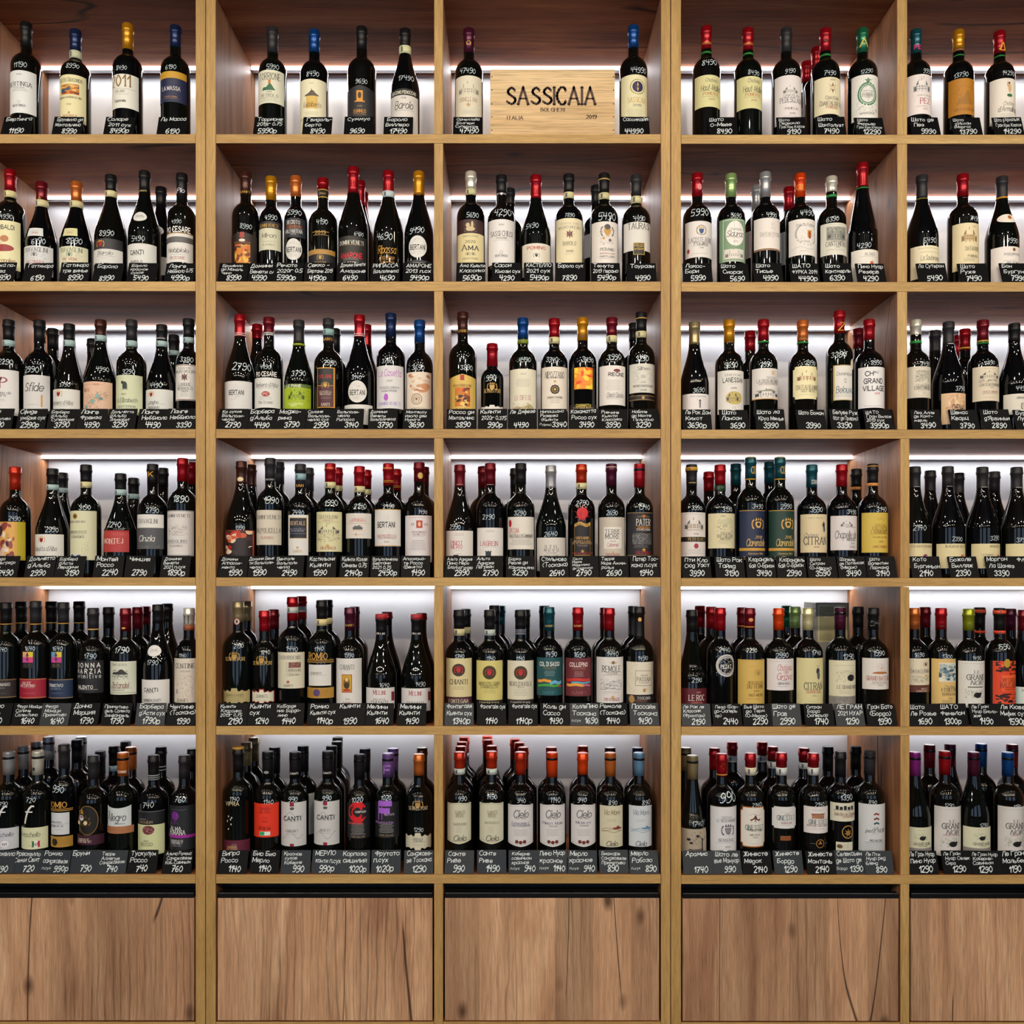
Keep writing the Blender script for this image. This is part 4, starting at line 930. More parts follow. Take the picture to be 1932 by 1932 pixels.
fill(2, 4, '''318 380 338 b wh 548|920 430 58 3490|N 508 44 C 8a8a80 s 20;n 630 662 1c8a34;L 955 1348 dad4c4;f 975 976 210 999;r 1000 1150 -70 130 c4c0b0;V 1005 1150 -70 130 5a5a50 110;h 1090 1160 20 90 dad4c4 1;t 1190 28 LES_ALLÉES_DE 665 s 30 180;t 1225 40 CANTEMERLE 444 s 30 230;f 1262 1263 120 a77;t 1290 12 2017 888 s 30;f 1320 1322 200 999|grey avenue engraving, gold-rimmed neck
730 403 392 u ch 670|1235 865 60 3790|r 630 640 -40 40 a8a8a0;L 1290 1680 dcbc94 50;P 1295 1680 -120 140 dcb894,c89c78,e8c8a0,c8a888,e0b48c;w 1340 -100 110 c87828 20 5;t 1470 62 CHÉNAS 2a1c14 n 40 170;t 1502 26 QUARTZ 5a4a3c n 60 90|stone pink label, orange scribble
1160 383 372 b dr 635|910 1240 50 2890|n 622 640 c89838;n 645 670 1f6a30;L 955 1388 dcd2bc;f 982 983 150 998;K 1030 1110 230 444;V 1115 1145 -120 130 444 40;t 1185 34 CHATEAU_D'ARVIGNY 444 s 20 280;t 1222 12 2018 777 s 20;t 1275 26 HAUT-MEDOC a66 s 20 200;f 1300 1302 230 998;f 1345 1347 230 b88|mansion engraving, gold capsule rim
1555 425 388 u k 640|1230 1640 58 4490|L 1298 1555 dcd8cc;t 1350 24 ARMAND_HEITZ 333 n 30 200;g 1455 40 70 555;V 1410 1510 -40 130 555 60|last neck at the frame edge
''', '''560 510 u ch 1
935 492 b rd 1|n 708 730 c89838
830 575 b rd 2''', '470 Лез_Алле/де_Кант-/мерль/3490;955 Шенас/Кварц/3790;1345 Шато/д\'Ярвиньи/2890;1775 Бургунь/Лу/4490')
fill(3, 0, '''140 275 275 b rs 480|740 130 40 2490|L 770 1122 d0a448;P 775 1110 -120 55 dca858,9a4c44,e8d8c8,8a3c38,d8c0b0,3a2c30;r 770 1115 75 150 b8a828;f 880 960 30 444|red-brown face painting, yellow edge
480 290 282 u k 430|842 470 46 2990|n 430 480 a4c0c2;L 884 1094 dcdcd8;g 935 -35 42 d8a030 8a1c28;t 1015 38 Dolcetto_d'Alba 444 i -15 220;l 1035 -120 80 888;f 1065 1066 40 888|white label with gold red crest
785 255 268 b k 405|640 770 46 3190|n 405 460 d0ca98;L 670 1120 d4d4b4;e 720 -45 26 26 b08a40;e 720 -45 16 16 554020;t 770 18 MAURO_MOLINO 666 s -40 180;t 862 18 BARBERA_D'ASTI 333 s -30 175;l 880 -130 60 666;t 907 20 LERADICI 555 s -30 130;h 1050 1118 -120 30 24489a 0;V 960 1100 20 80 777 50|tall label with blue point
1100 335 305 u k 475|795 1040 52 2240|n 475 528 a4c0c2;L 848 1046 b03c3c 52;t 945 40 MONTEJ ecd8d0 s -20 190;t 970 10 ROSSO e8c8c0 s -20|wide squat bottle, red label
1392 250 260 b k 420|668 1385 46 2790|N 335 40 K d8a030 s;L 703 825 dcdcda;t 765 36 TRAVAGLINI 444 s -10 195;V 735 795 -30 30 bbb 14;L 825 1018 505459;t 922 50 Cinzia e8e6e2 i -15 145;V 990 1010 -110 110 777 40|half white half slate label
1665 195 265 b rd 400|560 1645 66 1890|L 668 1083 d5d3d2;r 672 676 full 777;t 715 26 DOMINI_VENETI 444 s -10 225;V 800 890 -100 90 555 60;V 820 880 -80 70 b08a60 20;l 892 -60 60 888;t 947 24 BARDOLINO 777 s -20 200;l 968 -120 90 888;t 990 16 CLASSICO 866 s -20 120;r 1073 1077 full 777|leaf garland on grey label
''', '''568 328 u k 1 190|n 460 505 a4c0c2
1218 375 u k 1 180|n 515 560 a4c0c2
1485 285 b k 1
1750 232 b rd 1''', '20 Барда/Бельгредо/где/2490;348 Дольчетто/д\'Альба/2990;625 Барбера/д\'Асти/Лерадичи/3190;975 Монтей/Россо/2240;1262 Чинция/2790;1585 Домини/Венети/2021_п.сух/1890р')
fill(3, 1, '''245 204 262 u br 385|748 232 34 1990|E 338 26 18 d8c8a0;L 770 1015 a8402c;P 775 1012 -130 130 2a2024,b83020,e0c8a8,241c20,c85830,e8d8c0,3a2c30,a81c1c|dark red carnival picture label
484 176 238 b ch 360|522 490 58 1990|N 350 12 DOMINI_VENETI aaa n;L 603 892 cfc8b8;t 660 26 DOMINI_VENETI 444 s 0 225;l 678 -110 110 777;t 772 34 VALPOLICELLA 444 s 0 235;f 797 798 180 888;t 832 18 CLASSICO a44 s 0 100|beige label with spaced capitals
733 226 224 b ch 420|625 710 40 2490|n 300 352 8cb0bc;N 400 20 SAN d8a040 s;L 643 978 d8d8d6 46;r 665 840 -75 78 c8a868;r 670 835 -70 73 1a2030;t 712 30 VENTALE d8b888 s 0 130;t 760 12 VALPOLICELLA 99a s;t 776 12 SUPERIORE 99a s;l 798 -68 70 99a;x 915 0 16 c8a050 5;t 945 20 SANTI b8925c s 0 70|dark square panel on white
980 222 226 b rd 370|545 985 50 1990|N 254 10 FRESCO d8a040 s;n 370 420 d0ca98;L 617 948 d5d2a8;t 660 26 CASTIGLIONI 766 s 0 160;t 688 12 CHIANTI b66 s;l 702 -90 90 887;t 714 10 2021 887;K 740 800 180 555;V 780 865 -105 105 555 70;x 900 0 20 c8a050 5;t 918 22 FRESCOBALDI a03c3c s 0 125|villa and gardens, greenish label
1222 245 226 b rd 405|570 1225 48 2140|n 405 455 d0ca98;L 630 838 d6d2cc;V 650 700 -90 90 bbb 40;t 680 14 CHIANTI c55 s;t 694 12 COLLI_SENESI c55 s;r 712 716 -115 115 c8b8a8;r 745 765 -38 42 555;h 725 745 -30 34 666 1;r 770 774 -45 45 d8b070;x 806 -10 16 c8a050 4;f 806 808 90 c8a|small dark stamp on pale label
1462 222 230 b rd 400|572 1462 38 2490|N 256 10 BERTANI d8a040 n;n 357 361 c89838;n 369 373 c89838;L 596 903 d9d8d6;r 596 601 full c89838;r 896 901 full c89838;V 640 700 -28 20 888 26;t 725 40 BERTANI 222 n -8 150;V 740 790 -40 30 aaa 26;t 820 26 VALPOLICELLA a44 s -5 165;l 840 -80 80 888;t 867 12 2021 a66 s|white label with gold edges
1716 212 238 b dr 365|618 1745 34 1490|M 318 15 22 26 c9a860;L 648 1035 dad6da;l 665 -110 110 c66;r 690 752 -12 38 b03c28;e 720 13 12 20 e0b090;t 722 18 19 766 s -45;t 722 18 03 766 s 68;t 785 14 APPASSIMENTO 866 s 10 120;t 805 14 VENETO 866 s 10;f 820 821 110 888;f 855 940 140 777|long wavy label, red shield
''', '''325 232 u br 1
555 210 b ch 1
800 258 b ch 1
1040 255 b rd 1 150|n 400 445 d0ca98
1278 275 b rd 1 150|n 430 475 d0ca98
1525 268 b rd 1|n 400 404 c89838;n 412 416 c89838
1770 250 b dr 1''', '150 Домини/Аппасси-/менто/1990;395 Домини_Вене/ти_Вальполи-/челла/1990;632 Вентале/Вальполи/челла/2490;900 Кастильони/Кьянти/1990;1175 Кьянти_Колли/Сенези_0.75/2140р;1430 Вальполичелла/Бертани/2021_0.75/2490р;1685 Апасиона-/те_Россо/(Венето)/1490')
fill(3, 2, '''196 222 228 u dr 390|712 155 38 2990|r 366 369 -30 30 c8a0a0;L 740 965 dcd8d4;f 765 780 80 666;t 838 30 PINOT b04050 s -20 95;t 868 30 NERO b04050 s -20 90;f 898 899 90 999;r 932 965 -45 -5 222;f 925 926 40 222|stacked red words, burgundy shape
441 210 220 b dr 380|632 425 40 2790|r 366 369 -30 30 c8a0a0;L 717 1010 dcdad8;f 738 752 80 666;t 842 34 LAGREIN b04050 s -10 145;f 870 871 120 999;r 905 970 -35 8 1c2c34;r 900 906 -38 -28 1c2c34;r 900 906 -18 -8 1c2c34;r 900 906 2 12 1c2c34|small black tower on white
683 210 222 b k 370|600 675 40 3290|L 630 888 dcd8d0;e 682 -95 16 30 b01c30;t 740 36 CAPEZZANA b83040 s -60 90;t 778 26 Barco_Reale_di_Carmignano 2a2a2a s 0 210;f 795 850 200 555|red oval stamp, white label
921 228 242 u sv 400|765 920 44 2640|L 795 1060 d3cfc8;t 868 22 S_T_I_L 444 s 0 110;t 895 22 N_O_V_O 444 s 0 115;t 918 10 GOVERNO 666 s;t 938 12 ROSSO_TOSCANO 666 s 0 110|pale metal neck, widely spaced words
1163 218 216 b rs 365|518 1170 42 2790|N 246 10 MARIA d8a040 s;n 362 410 d0ca98;L 690 938 c89838 35;L 694 934 17171c 34;e 600 0 46 42 c81c24;x 600 0 66 d0242c 9;x 625 -10 50 b01820 7;w 690 -62 66 c8a048 8 26;t 690 22 MORELLINO 5a3c08 s 0 110;t 798 20 SANTA_MARIA d8a860 s 0 105;t 825 14 MORELLINO b89868 s;t 840 14 DI_SCANSANO b89868 s;t 860 10 TOSCANA a88 s;x 905 0 16 c8a050 5;t 920 14 FRESCOBALDI a33 s|big red flower over black label
1400 215 216 b wn 385|600 1405 38 2690|n 232 240 b8a090;L 633 958 c4bcb0;w 660 -25 25 d8d0c8 3;r 712 882 -72 76 e2ded8;t 748 34 TERRE 444 s 0 125;t 784 34 MORE 444 s 0 115;f 805 815 110 777;t 825 12 2020 777;t 852 30 Cabernet a04050 i 0 90;x 912 0 14 c8a050 5;t 930 18 FRESCOBALDI a03c3c s 0 105|taupe label with paler square
1622 215 218 b* rd 395|550 1660 46 1940|L 593 942 1e1e24;r 597 600 full b09058;r 934 937 full b09058;e 627 20 14 12 b0642c;w 627 -30 70 b09058 4;t 674 48 PATER e4e2dc s 20 115;t 712 26 Sangiovese d8902c i 20 105;t 733 14 TOSCANA ddd s 20;r 762 850 -70 95 4a4a4c;V 762 850 -68 92 a0a0a2 70;f 860 875 130 999;x 893 20 18 d8a030 5;t 915 20 FRESCOBALDI c02838 s 20 115|black label with grey woodcut
''', '''385 235 b dr 1
640 250 b k 1''', '178 Альто_Адидже/Пино_Неро/Блаубургундер/2990;425 Альто/Адидже/Лагрейн/2790;682 Барко/Реале_ди/Карминьяно/3290;950 Стильново/(Тоскана)/2640;1187 Санта/Мария/Мореллино/ди_Скансано/2790;1424 Терре/Море_Амми-/ралья/2690;1668 Патер_Тос-/кана_п.сух/1940')
fill(3, 3, '''188 220 216 b ch 380|560 230 36 3990|n 236 264 c8982c;r 350 356 -30 30 c0a860;L 595 944 dcd6d4;f 608 609 150 888;K 655 735 150 555 c8b8a0;r 728 740 -60 90 c4bcb0;t 766 12 2016 777 s 15;r 790 828 full 1a1414;t 808 20 PETIT_CLOS c9a860 s 15 120;e 862 15 18 20 a03040;f 890 930 130 999|black band across white label
414 222 226 b rd 375|572 470 40 3190|n 380 425 143a1c;L 603 880 d8d0ac;t 625 12 1965 776;V 645 750 -45 85 555 90;r 655 690 -40 80 c8c4a0;t 762 16 CHÂTEAU 444 s 20 80;t 784 24 ROC_TAILLADE 333 s 20 130;t 806 14 MÉDOC 555 s 20;f 820 850 90 998|landscape engraving, greenish label
656 160 218 b tl 330|548 712 40 3490|n 160 164 c89838;n 328 336 c8982c;N 260 50 CD d8a838 s 15 40;L 576 972 1c2848;r 578 583 full c89838;g 690 35 62 d8a850 d8a850;o 690 35 34 34 1c2848;e 690 35 14 14 1c2848;t 792 22 2018 d8b060 i 35;t 835 52 Clarendelle e0c070 i 20 160;r 878 900 full c89838;t 922 14 Clarence_Dillon d8b060 i 15 130;r 945 950 full c89838;r 964 969 full c89838|navy label, large gold crest
888 160 218 b tl 330|548 938 40 2990|n 160 164 c89838;n 328 336 c8982c;N 260 50 CD d8a838 s 15 40;L 576 972 143830;r 578 583 full c89838;g 690 35 62 d8a850 d8a850;o 690 35 34 34 143830;e 690 35 14 14 143830;t 792 22 2016 d8b060 i 35;t 835 52 Clarendelle e0c070 i 20 160;r 878 900 full c89838;t 922 14 Clarence_Dillon d8b060 i 15 130;r 945 950 full c89838;r 964 969 full c89838|dark green label, gold crest
1140 222 226 b tl 395|575 1178 40 3590|N 355 30 CITRAN e0e4e0 s 10 50;L 610 914 d9c9a4;t 640 10 HAUT-MEDOC 887 s;e 695 65 14 20 223;e 725 70 10 26 345;w 670 55 75 223 4;t 775 32 Château 777 i -40 100;t 820 56 CITRAN 4a4a48 s 0 190;t 870 12 2012 a55 s|dark bird on tan label
1377 220 226 b rd 390|592 1455 38 3490|L 622 895 d9d4d8;K 670 710 90 555;w 712 -10 90 555 3;t 772 56 Chapelle_de 444 i 0 180;t 812 18 MÉDOC 444 n 40 80;t 842 12 2015 777 s 50;t 868 18 Delon 777 i 50|flowing script below chapel sketch
1622 216 236 b k 385|572 1690 42 3140|n 225 232 c88838;n 362 386 d89040;L 597 914 ceb450;V 635 665 -10 60 8a6a20 26;t 697 16 CHATEAU 8a6c24 s 20 90;t 724 30 VALENTIN 8a6824 s 20 130;t 752 30 LARMANDE 8a6824 s 20 145;t 790 14 Cuvée_Le_Roy 8a6824 i 20;t 828 12 2019 554 i 20;t 867 16 SAINT-EMILION a04c3c s 20 120|mustard label, orange neck band
''', '''325 278 b rd 1
538 215 b tl 1
805 200 b tl 1
1492 255 b k 1 150|n 392 415 d89040''', '232 Пти_Кло/Сюд_Уэст/3990;500 Шато_Рок/Тайяд/3190;745 Кларандель/бай_О-Брион/3490;988 Кларандель/бай_О-Брион/2990;1232 Шато/Ситран/(О-Медок)/3590;1475 Шапель/де_Потансак/(Медок)/3490;1702 Шато/Валентин/Ларманд/3140')
fill(3, 4, '''292 375 385 u ch 630|1135 350 75 2140|r 605 612 -40 40 aaa;L 1335 1645 dcd0a4;t 1370 30 COTEAUX_BOURGUIGNONS 543 s 20 290;V 1400 1460 20 80 665 20;e 1510 50 38 40 7a3060;e 1500 70 14 16 d88898|violet grape emblem, cream label
720 373 388 u ch 625|1280 830 58 2390|r 600 607 -40 40 aaa;L 1338 1648 dcd0a4;t 1372 28 BEAUJOLAIS-VILLAGES 443 s 40 300;V 1390 1480 80 150 776 22;e 1520 110 42 46 c86428;e 1510 125 16 18 f0c080;t 1610 20 DOMAINE 666 s 0 200|orange grape emblem, cream label
1155 380 388 u ch 635|1270 1295 58 3390|r 610 617 -40 40 aaa;L 1338 1648 dcd0a4;t 1372 28 MORGON 443 s 70 150;t 1475 24 La_Chanaise 554 s -30 140;V 1390 1480 90 160 776 22;e 1520 125 38 42 8a3c1c;e 1510 135 14 16 f0b070;t 1610 20 DOMAINE 666 s 0 200|brown grape emblem, two-line label
1585 382 388 u ch 640|1290 1650 58 3790|r 615 622 -40 40 aaa;L 1338 1648 dcd0a4;t 1372 28 FLEURIE 443 s 70 150;V 1390 1480 70 140 776 22;e 1520 105 38 42 a83820;t 1610 20 DOMAINE 666 s 0 200|cut off by the frame
''', '''500 425 u ch 1
858 455 u ch 2
1305 437 u ch 1''', '462 Кото/Бургиньон/2140;945 Божоле/Вилляж/2390;1405 Моргон/Ла_Шанез/3390;1775 Флери/3790')
fill(4, 0, '''57 180 282 b k 370|605 15 42 1640|n 372 380 c89838;r 628 726 -70 10 d8c02c;r 680 726 -70 -30 c84888;r 628 680 -30 10 e87028;r 730 776 -70 10 1c1c24;L 878 1052 241f20;r 882 886 full b08a50;t 926 26 NEGROAMARO e0ddd8 s 0 190;t 958 12 SALENTO 99a s;f 1005 1008 120 8a6a40;r 1040 1044 full b08a50|chequered square above black label
327 168 275 b ch 375|597 275 42 1640|n 372 380 c89838;r 628 676 -60 -10 e8a878;r 628 676 -10 38 d8c42c;r 676 726 -60 -10 c850a0;r 676 726 -10 38 d83c80;x 676 -10 46 5a2c58 4;r 730 776 -60 38 1c1c20;t 752 22 D_S 5a5040 s -10;L 873 1054 9c1c34;r 877 881 full c89850;t 912 24 SALICE e8dcd8 s -20 90;t 937 24 SALENTINO e8dcd8 s -20 150;f 960 961 120 d08080;f 1005 1008 140 d08080;r 1044 1048 full c89850|chequered square above crimson label
578 178 270 b ch 370|597 525 42 1640|n 366 374 c89838;r 628 676 -60 -10 6aa0c0;r 628 676 -10 38 d8c42c;r 676 726 -60 -10 c850a0;r 676 726 -10 38 b83c80;x 676 -10 46 5a2c58 4;r 730 776 -60 38 1c1c20;t 752 22 D_S 8a7a50 s -10;L 877 1056 1e3050;r 881 885 full c89850;t 934 26 PRIMITIVO e0e4e8 s -20 140;t 965 12 SALENTO 9ab s -20;f 1005 1008 140 789;r 1046 1050 full c89850|chequered square above blue label
850 230 252 b ch 430|668 820 48 1790|n 418 430 c8a050;L 708 1003 181a20;t 750 38 D_O_N_N_A e4e4e2 n 0 225;t 805 38 M_A_R_Z_I_A e4e4e2 n 0 235;t 850 34 p_r_i_m_i_t_i_v_o c8ccd0 n 0 235;t 950 28 SALENTO e4e4e2 n -30 160;l 972 -110 90 ccc;V 885 985 30 110 444a50 20|spaced white capitals on black
1146 232 256 b dr 440|610 1110 60 1790|M 412 0 18 8 d8a050;L 716 1018 d4d9c8;t 746 18 CONTI_ZECCA 555 s -15 145;h 785 835 -80 70 3a3a3a 2;V 790 880 -80 70 333 90;w 850 -80 70 444 3;t 932 52 Zinfandel 7a2434 i -10 160;l 960 -110 100 666;t 978 14 SALENTO 777 s -20;r 1000 1004 full 888|tree engraving, greenish-white label
1440 198 272 u k 370|725 1390 48 1790|E 620 64 50 dcdcdc;t 618 24 2015 888 i;L 883 1185 dcdcda;t 975 30 CANTI 16161a n -20 135;t 998 10 ESTATE 444 n -20;t 1070 20 BARBERA_D'ASTI 333 n -10 165;l 1084 -80 60 999|white oval over square label
1728 230 250 b wh 385|662 1670 32 1990|r 300 375 -34 -22 333;r 300 375 4 14 333;n 385 432 a05028;L 688 1092 d8d0c4;t 755 38 CENTINE 2a2628 s 0 190;l 775 -120 120 555;t 805 14 TOSCANA 666 i;V 840 1040 -100 100 b09a80 120;r 970 1010 -80 -70 555;t 1070 28 BANFI 665 s -20 100|beige village sketch label
''', '''185 172 b k 1|n 362 369 c89838
470 170 b k 1|n 360 367 c89838
722 170 b k 1|n 360 367 c89838
990 222 b k 1
1255 222 b dr 1
1325 215 b dr 2
1525 190 u k 1''', '-45 Негро/Маро/1640;225 Феудо_Монаци/Саличе/Салентино/1640;488g Феудо/Монаци/Примитиво/1640;752 Донна/Марция/1790;1050 Примитиво/дель_Саленто/Зинфандель/1790;1360g Барбера/д\'Асти_сух/1790р;1640 Чентине/(Тоскана)/1990')
fill(4, 1, '''215 155 244 b bg 325|522 215 36 2190|M 320 0 26 28 8a1c1c;M 320 0 21 23 d8d0c8;M 320 0 8 14 222;g 610 0 50 b08a40;t 630 28 SERRISTORI c9a860 s 0 170;L 872 1008 b0a270 - orn;t 930 18 CHIANTI_CLASSICO 443 s 0 150;l 950 -80 80 776;f 965 985 110 776|olive scroll label, gold crest
436 230 218 b rd 400|575 440 34 1240|g 640 0 50 b08a40;t 664 28 SERRISTORI c9a860 s 0 168;L 878 1005 a03030 - orn;L 886 998 d8d8c4 60 orn;t 937 22 CHIANTI 443 s 0 92;l 950 -60 60 998;f 965 985 110 998|red edged scroll label
668 118 238 b rd 315|545 660 44 1440|n 200 250 c4ccc4;L 575 874 d6d2bc;t 618 28 CA'BORDENIS 556 s -5 200;f 660 770 70 777;r 657 703 -5 95 7a4a44;V 660 700 -5 92 c8a898 30;t 722 16 BARDOLINO 554 s 45 100;l 738 0 100 888;t 760 14 CLASSICO 554 s 40 80;x 820 -10 18 a04030 5;t 850 18 SANTI 555 s -10 75|red neck with pale band
910 145 238 b k 300|545 885 40 1140|n 300 354 d8ca90;t 606 50 ROMIO d09c40 s -15 170;r 636 660 full b08030;r 643 653 full 3a2c14;L 678 852 d9d8d6 50;t 748 18 CHIANTI 333 s -30 95;l 764 -90 60 888;L 868 955 ae8434;f 890 940 170 7a5a1c;e 910 -20 28 30 584070|white panel between gold bands
1143 205 226 b wn 395|598 1135 38 1990|N 350 16 BANFI c9a040 s;L 626 1005 d9d8d6;t 697 36 CHIANTI 4a5a52 s -10 120;t 720 8 DOCG 777 s;r 758 908 -50 35 a83c2c;r 764 900 -44 29 c8a030;e 830 -8 26 50 7a5a1c;e 800 -8 14 16 e0c070;e 850 -8 22 24 3a2c1c;r 880 895 -36 22 b02020;t 962 10 2020 777;t 990 14 BANFI a77 s 0 90|red framed gold picture panel
1402 258 252 u k 430|845 1425 38 1640|n 258 300 b01c28;N 418 16 Melini ddd s;L 870 1048 d9d8d8;t 905 38 Melini a01c30 s 0 100;t 965 16 RISERVA 866 s 0 100;t 992 28 CHIANTI 443 s 0 140;r 905 980 105 140 7a1420|red sealed lip, three-line label
1695 260 258 u k 430|840 1725 38 1490|n 260 302 b01c28;N 418 16 Melini ddd s;L 874 1065 d9d8d8;t 912 38 Melini a01c30 s 0 100;t 998 28 CHIANTI 443 s 0 140;f 940 970 200 ccc;r 905 980 115 145 7a1420|red sealed lip, last in bay
''', '''285 152 b bg 1
512 220 b dr 1
742 112 b rd 1|n 194 240 c4ccc4
955 142 b k 1|n 290 340 d8ca90
1180 198 b wn 1
1450 240 u dr 1 60
1735 250 u dr 1 60''', '155 Кьянти/Классико/2019г_0.75/2190;398 Кьянти/сух/1240;635 Ка\'Борде/нис_Бардо-/лино/1440;905 Ромио/Кьянти_сух/1140р;1142 Кьянти/1990;1378 Мелини/Кьянти/1640;1650 Мелини/Кьянти/1490')
fill(4, 2, '''193 215 218 b k 365|580 195 34 1340|n 365 418 d0ca98;L 598 906 d5cb9c;e 690 0 46 46 3a2c28;g 690 0 40 c02828 c02828;o 690 0 52 50 4a3a30;t 784 36 CHIANTI 3a3020 s 0 145;f 820 845 100 887;L 904 962 45182a;t 936 28 FONTEGAIA e0d8c0 s 0 165|cream label, wine-red base strip
436 215 222 b k 370|598 445 34 1140|n 370 418 b8c4c0;L 616 932 d2c87c;e 710 0 46 48 3a3420;g 710 0 40 c02828 c02828;o 710 0 54 54 4a4020;t 797 24 MONTEPULCIANO 3a3418 s 0 175;t 822 24 D'ABRUZZO 3a3418 s 0 140;f 848 880 120 886;L 930 970 1c1a1a;t 957 26 FONTEGAIA d8c890 s 0 165|yellow label with red seal
680 215 222 b k 360|598 678 34 1140|n 370 378 889;n 385 393 889;n 400 408 889;L 616 927 d8d4c0;e 712 0 46 48 3a3420;g 712 0 40 c02828 c02828;o 712 0 54 54 4a4020;t 800 32 NERO_D'AVOLA 3a3428 s 0 190;t 826 10 SICILIA 776;f 845 890 120 998;L 925 970 1c1a1a;t 955 26 FONTEGAIA d8d4c0 s 0 165|silver-ringed neck, ivory label
908 193 215 b tl 380|565 925 42 1490|N 340 14 BANFI c9a860 s;L 592 892 1d5056;t 642 30 COL_DI_SASSO e8ece8 n 0 170;t 674 20 TOSCANA 8a7a50 s 0 110;f 700 740 90 a8c0c0;w 775 -105 10 e89a30 4 22;w 790 0 105 6ab0d0 6 26;w 812 -105 80 4aa040 4 18;w 820 70 105 d03838 2 10;t 868 22 BANFI 3c7a80 s 0 110|teal label with coloured waves
1135 195 215 b rd 378|568 1148 42 1690|N 340 14 BANFI d8a860 s;L 596 898 6c2c34;t 647 30 COLLEPINO ecdcd8 n 0 150;t 676 20 TOSCANA a07060 s 0 110;f 705 740 90 d8b0a8;w 768 -105 105 d03830 3 20;w 790 -60 105 50b0d0 3 12;w 808 -105 40 e8a040 4 22;w 812 30 105 c87090 3 14;t 870 22 BANFI 9c5c5c s 0 110|maroon label with coloured waves
1383 200 228 b rd 380|560 1410 44 1440|L 588 952 dcdad8;e 632 20 14 13 8a6a40;w 632 -10 55 8a6a40 3;t 682 46 REMOLE 3c4440 s 10 155;t 716 18 TOSCANA 776 s 10 90;l 730 -60 90 888;V 765 845 -80 100 667 90;w 840 -90 100 778 5;f 860 880 150 999;x 905 15 18 c8a050 5;t 922 22 FRESCOBALDI a03c3c s 10 120|pencil hills on white label
1620 190 234 b k 450|595 1650 38 1490|M 290 0 14 16 d8a860;L 626 886 dcd6c4;V 640 870 -110 120 b0a890 60;r 695 815 -45 95 555;r 698 812 -42 92 dcd6c4;t 732 12 GRAN 666 s 25;t 762 30 PASSAIA 2a2826 s 25 115;t 790 10 TOSCANA 666 s 25;e 850 25 10 14 b07830;L 888 962 1c1c24;t 912 20 TOSCANA e0e0dc s 25 110;e 922 -75 24 32 b08a50;f 930 945 120 c87838|dotted cream label, framed name
''', '''245 208 b k 1|n 350 400 d0ca98
520 182 b tl 2
475 180 b k 1
715 213 b k 1
870 183 b k 1
1350 197 b dr 1
1575 185 b k 1''', '190g Фонтегайя/Кьянти_сух/1340р;450 Фонтегайя_сух/1140;700 Фонтегайя_сух/1140р;955 Коль_ди/Сассо/1490;1190g КоллеПино/Тоскана/п.сух_1690;1415 Ремоле/(Тоскана)/1440;1675g Пассайя/Тоскана/1490')
fill(4, 3, '''178 215 232 f k 390|770 218 38 2190|L 836 968 5a1422;t 868 10 2019 d8a8a0 s 30;t 910 42 LE_ROC e8dcd8 s 20 130;t 950 14 FRONTON d88070 s 20 85|slim bottle with burgundy label
415 198 228 b rd 378|530 450 38 2440|o 655 30 88 88 c8c8c8;o 655 30 76 72 b0b0b0;V 575 640 -50 110 d0d0d0 60;V 670 735 -50 110 d0d0d0 60;t 663 26 PEZAT e4e4e4 n 25 90;f 680 682 40 aaa|white scribbled wreath on glass
648 200 230 b dr 365|535 665 34 2290|M 292 0 18 14 d8904c;n 345 353 c88a40;L 608 974 ceae5c;l 618 -90 90 a88a40;g 715 40 36 a88a50;f 660 662 80 a88a40;t 790 20 VIEUX_CHÂTEAU 6a4c14 s 25 135;t 820 30 DU_TERME 5a4010 s 25 140;t 856 12 2020 5a4010 s 25;t 888 20 HAUT-MÉDOC 6a5020 s 25 120;f 918 920 120 8a6a30|ochre label with small crest
877 202 232 b or 375|575 905 42 2990|V 260 340 -20 25 a86010 20;L 602 852 dedadc;f 622 623 160 998;t 670 46 Château b86050 i 20 120;t 706 26 de b86050 i 25;t 740 50 Grava b86050 i 20 130;t 772 10 2019 777 s 10;t 797 16 GRAVES 444 n 10 90;f 820 822 90 777|red handwriting on pale label
1110 200 228 b cr 375|555 1175 38 1740|V 270 340 0 26 556 22;L 596 962 d2cb98;w 660 30 60 334 4;e 700 45 16 26 334;e 735 50 13 30 556;t 818 52 CITRAN 4a4a48 s 15 155;t 862 22 BORDEAUX a84c3c s 15 115;t 895 10 2015 887 s 15;f 937 938 80 998|dark bird on yellow-green label
1365 195 238 b* wn 372|585 1430 46 1290|L 614 898 d8d4b8;l 655 -90 90 887;V 690 780 -65 110 776 70;e 752 50 34 26 17171a;t 825 26 LE_GRAND_NOIR 444 s 25 170;f 855 880 100 888;L 898 1010 8a8680;V 905 945 -110 110 666 40;o 920 0 14 14 444|black sheep drawing, grey base
1627 200 230 b k 370|555 1672 42 1990|V 300 345 -38 38 d8d8d0 26;L 597 844 dcd8d4;e 712 15 60 10 b07840;V 640 700 -15 55 a83828 50;w 715 -50 80 a83828 3;t 755 32 GRAND_BATEAU a03424 s 5 195;t 788 12 BORDEAUX 888 s 10;l 800 -60 100 998;t 812 10 2020 777 s 10|viking ship on white label
''', '''345 190 b rd 1
255 182 b rd 2
590 195 b dr 1|n 338 345 c88a40
1008 190 b lg 1|V 270 340 0 26 556 22
940 182 b gn 2
1507 190 b k 1''', '222g Ле_Рок_ле/Классик/(Фронтон)/2190;478 Пеза_(Бор-/до-Сюперь/ор)/2440;718 Вье_Шато/дю_Терм/(О-Медок)/2290;948g Шато_де/Грав/2990;1208 Ситран/Бордо/Сюперьор/1740;1455g ЛЕ_ГРАН/2021_НУАР/1290;1700 Гран_Бато/(Бордо)/1990')
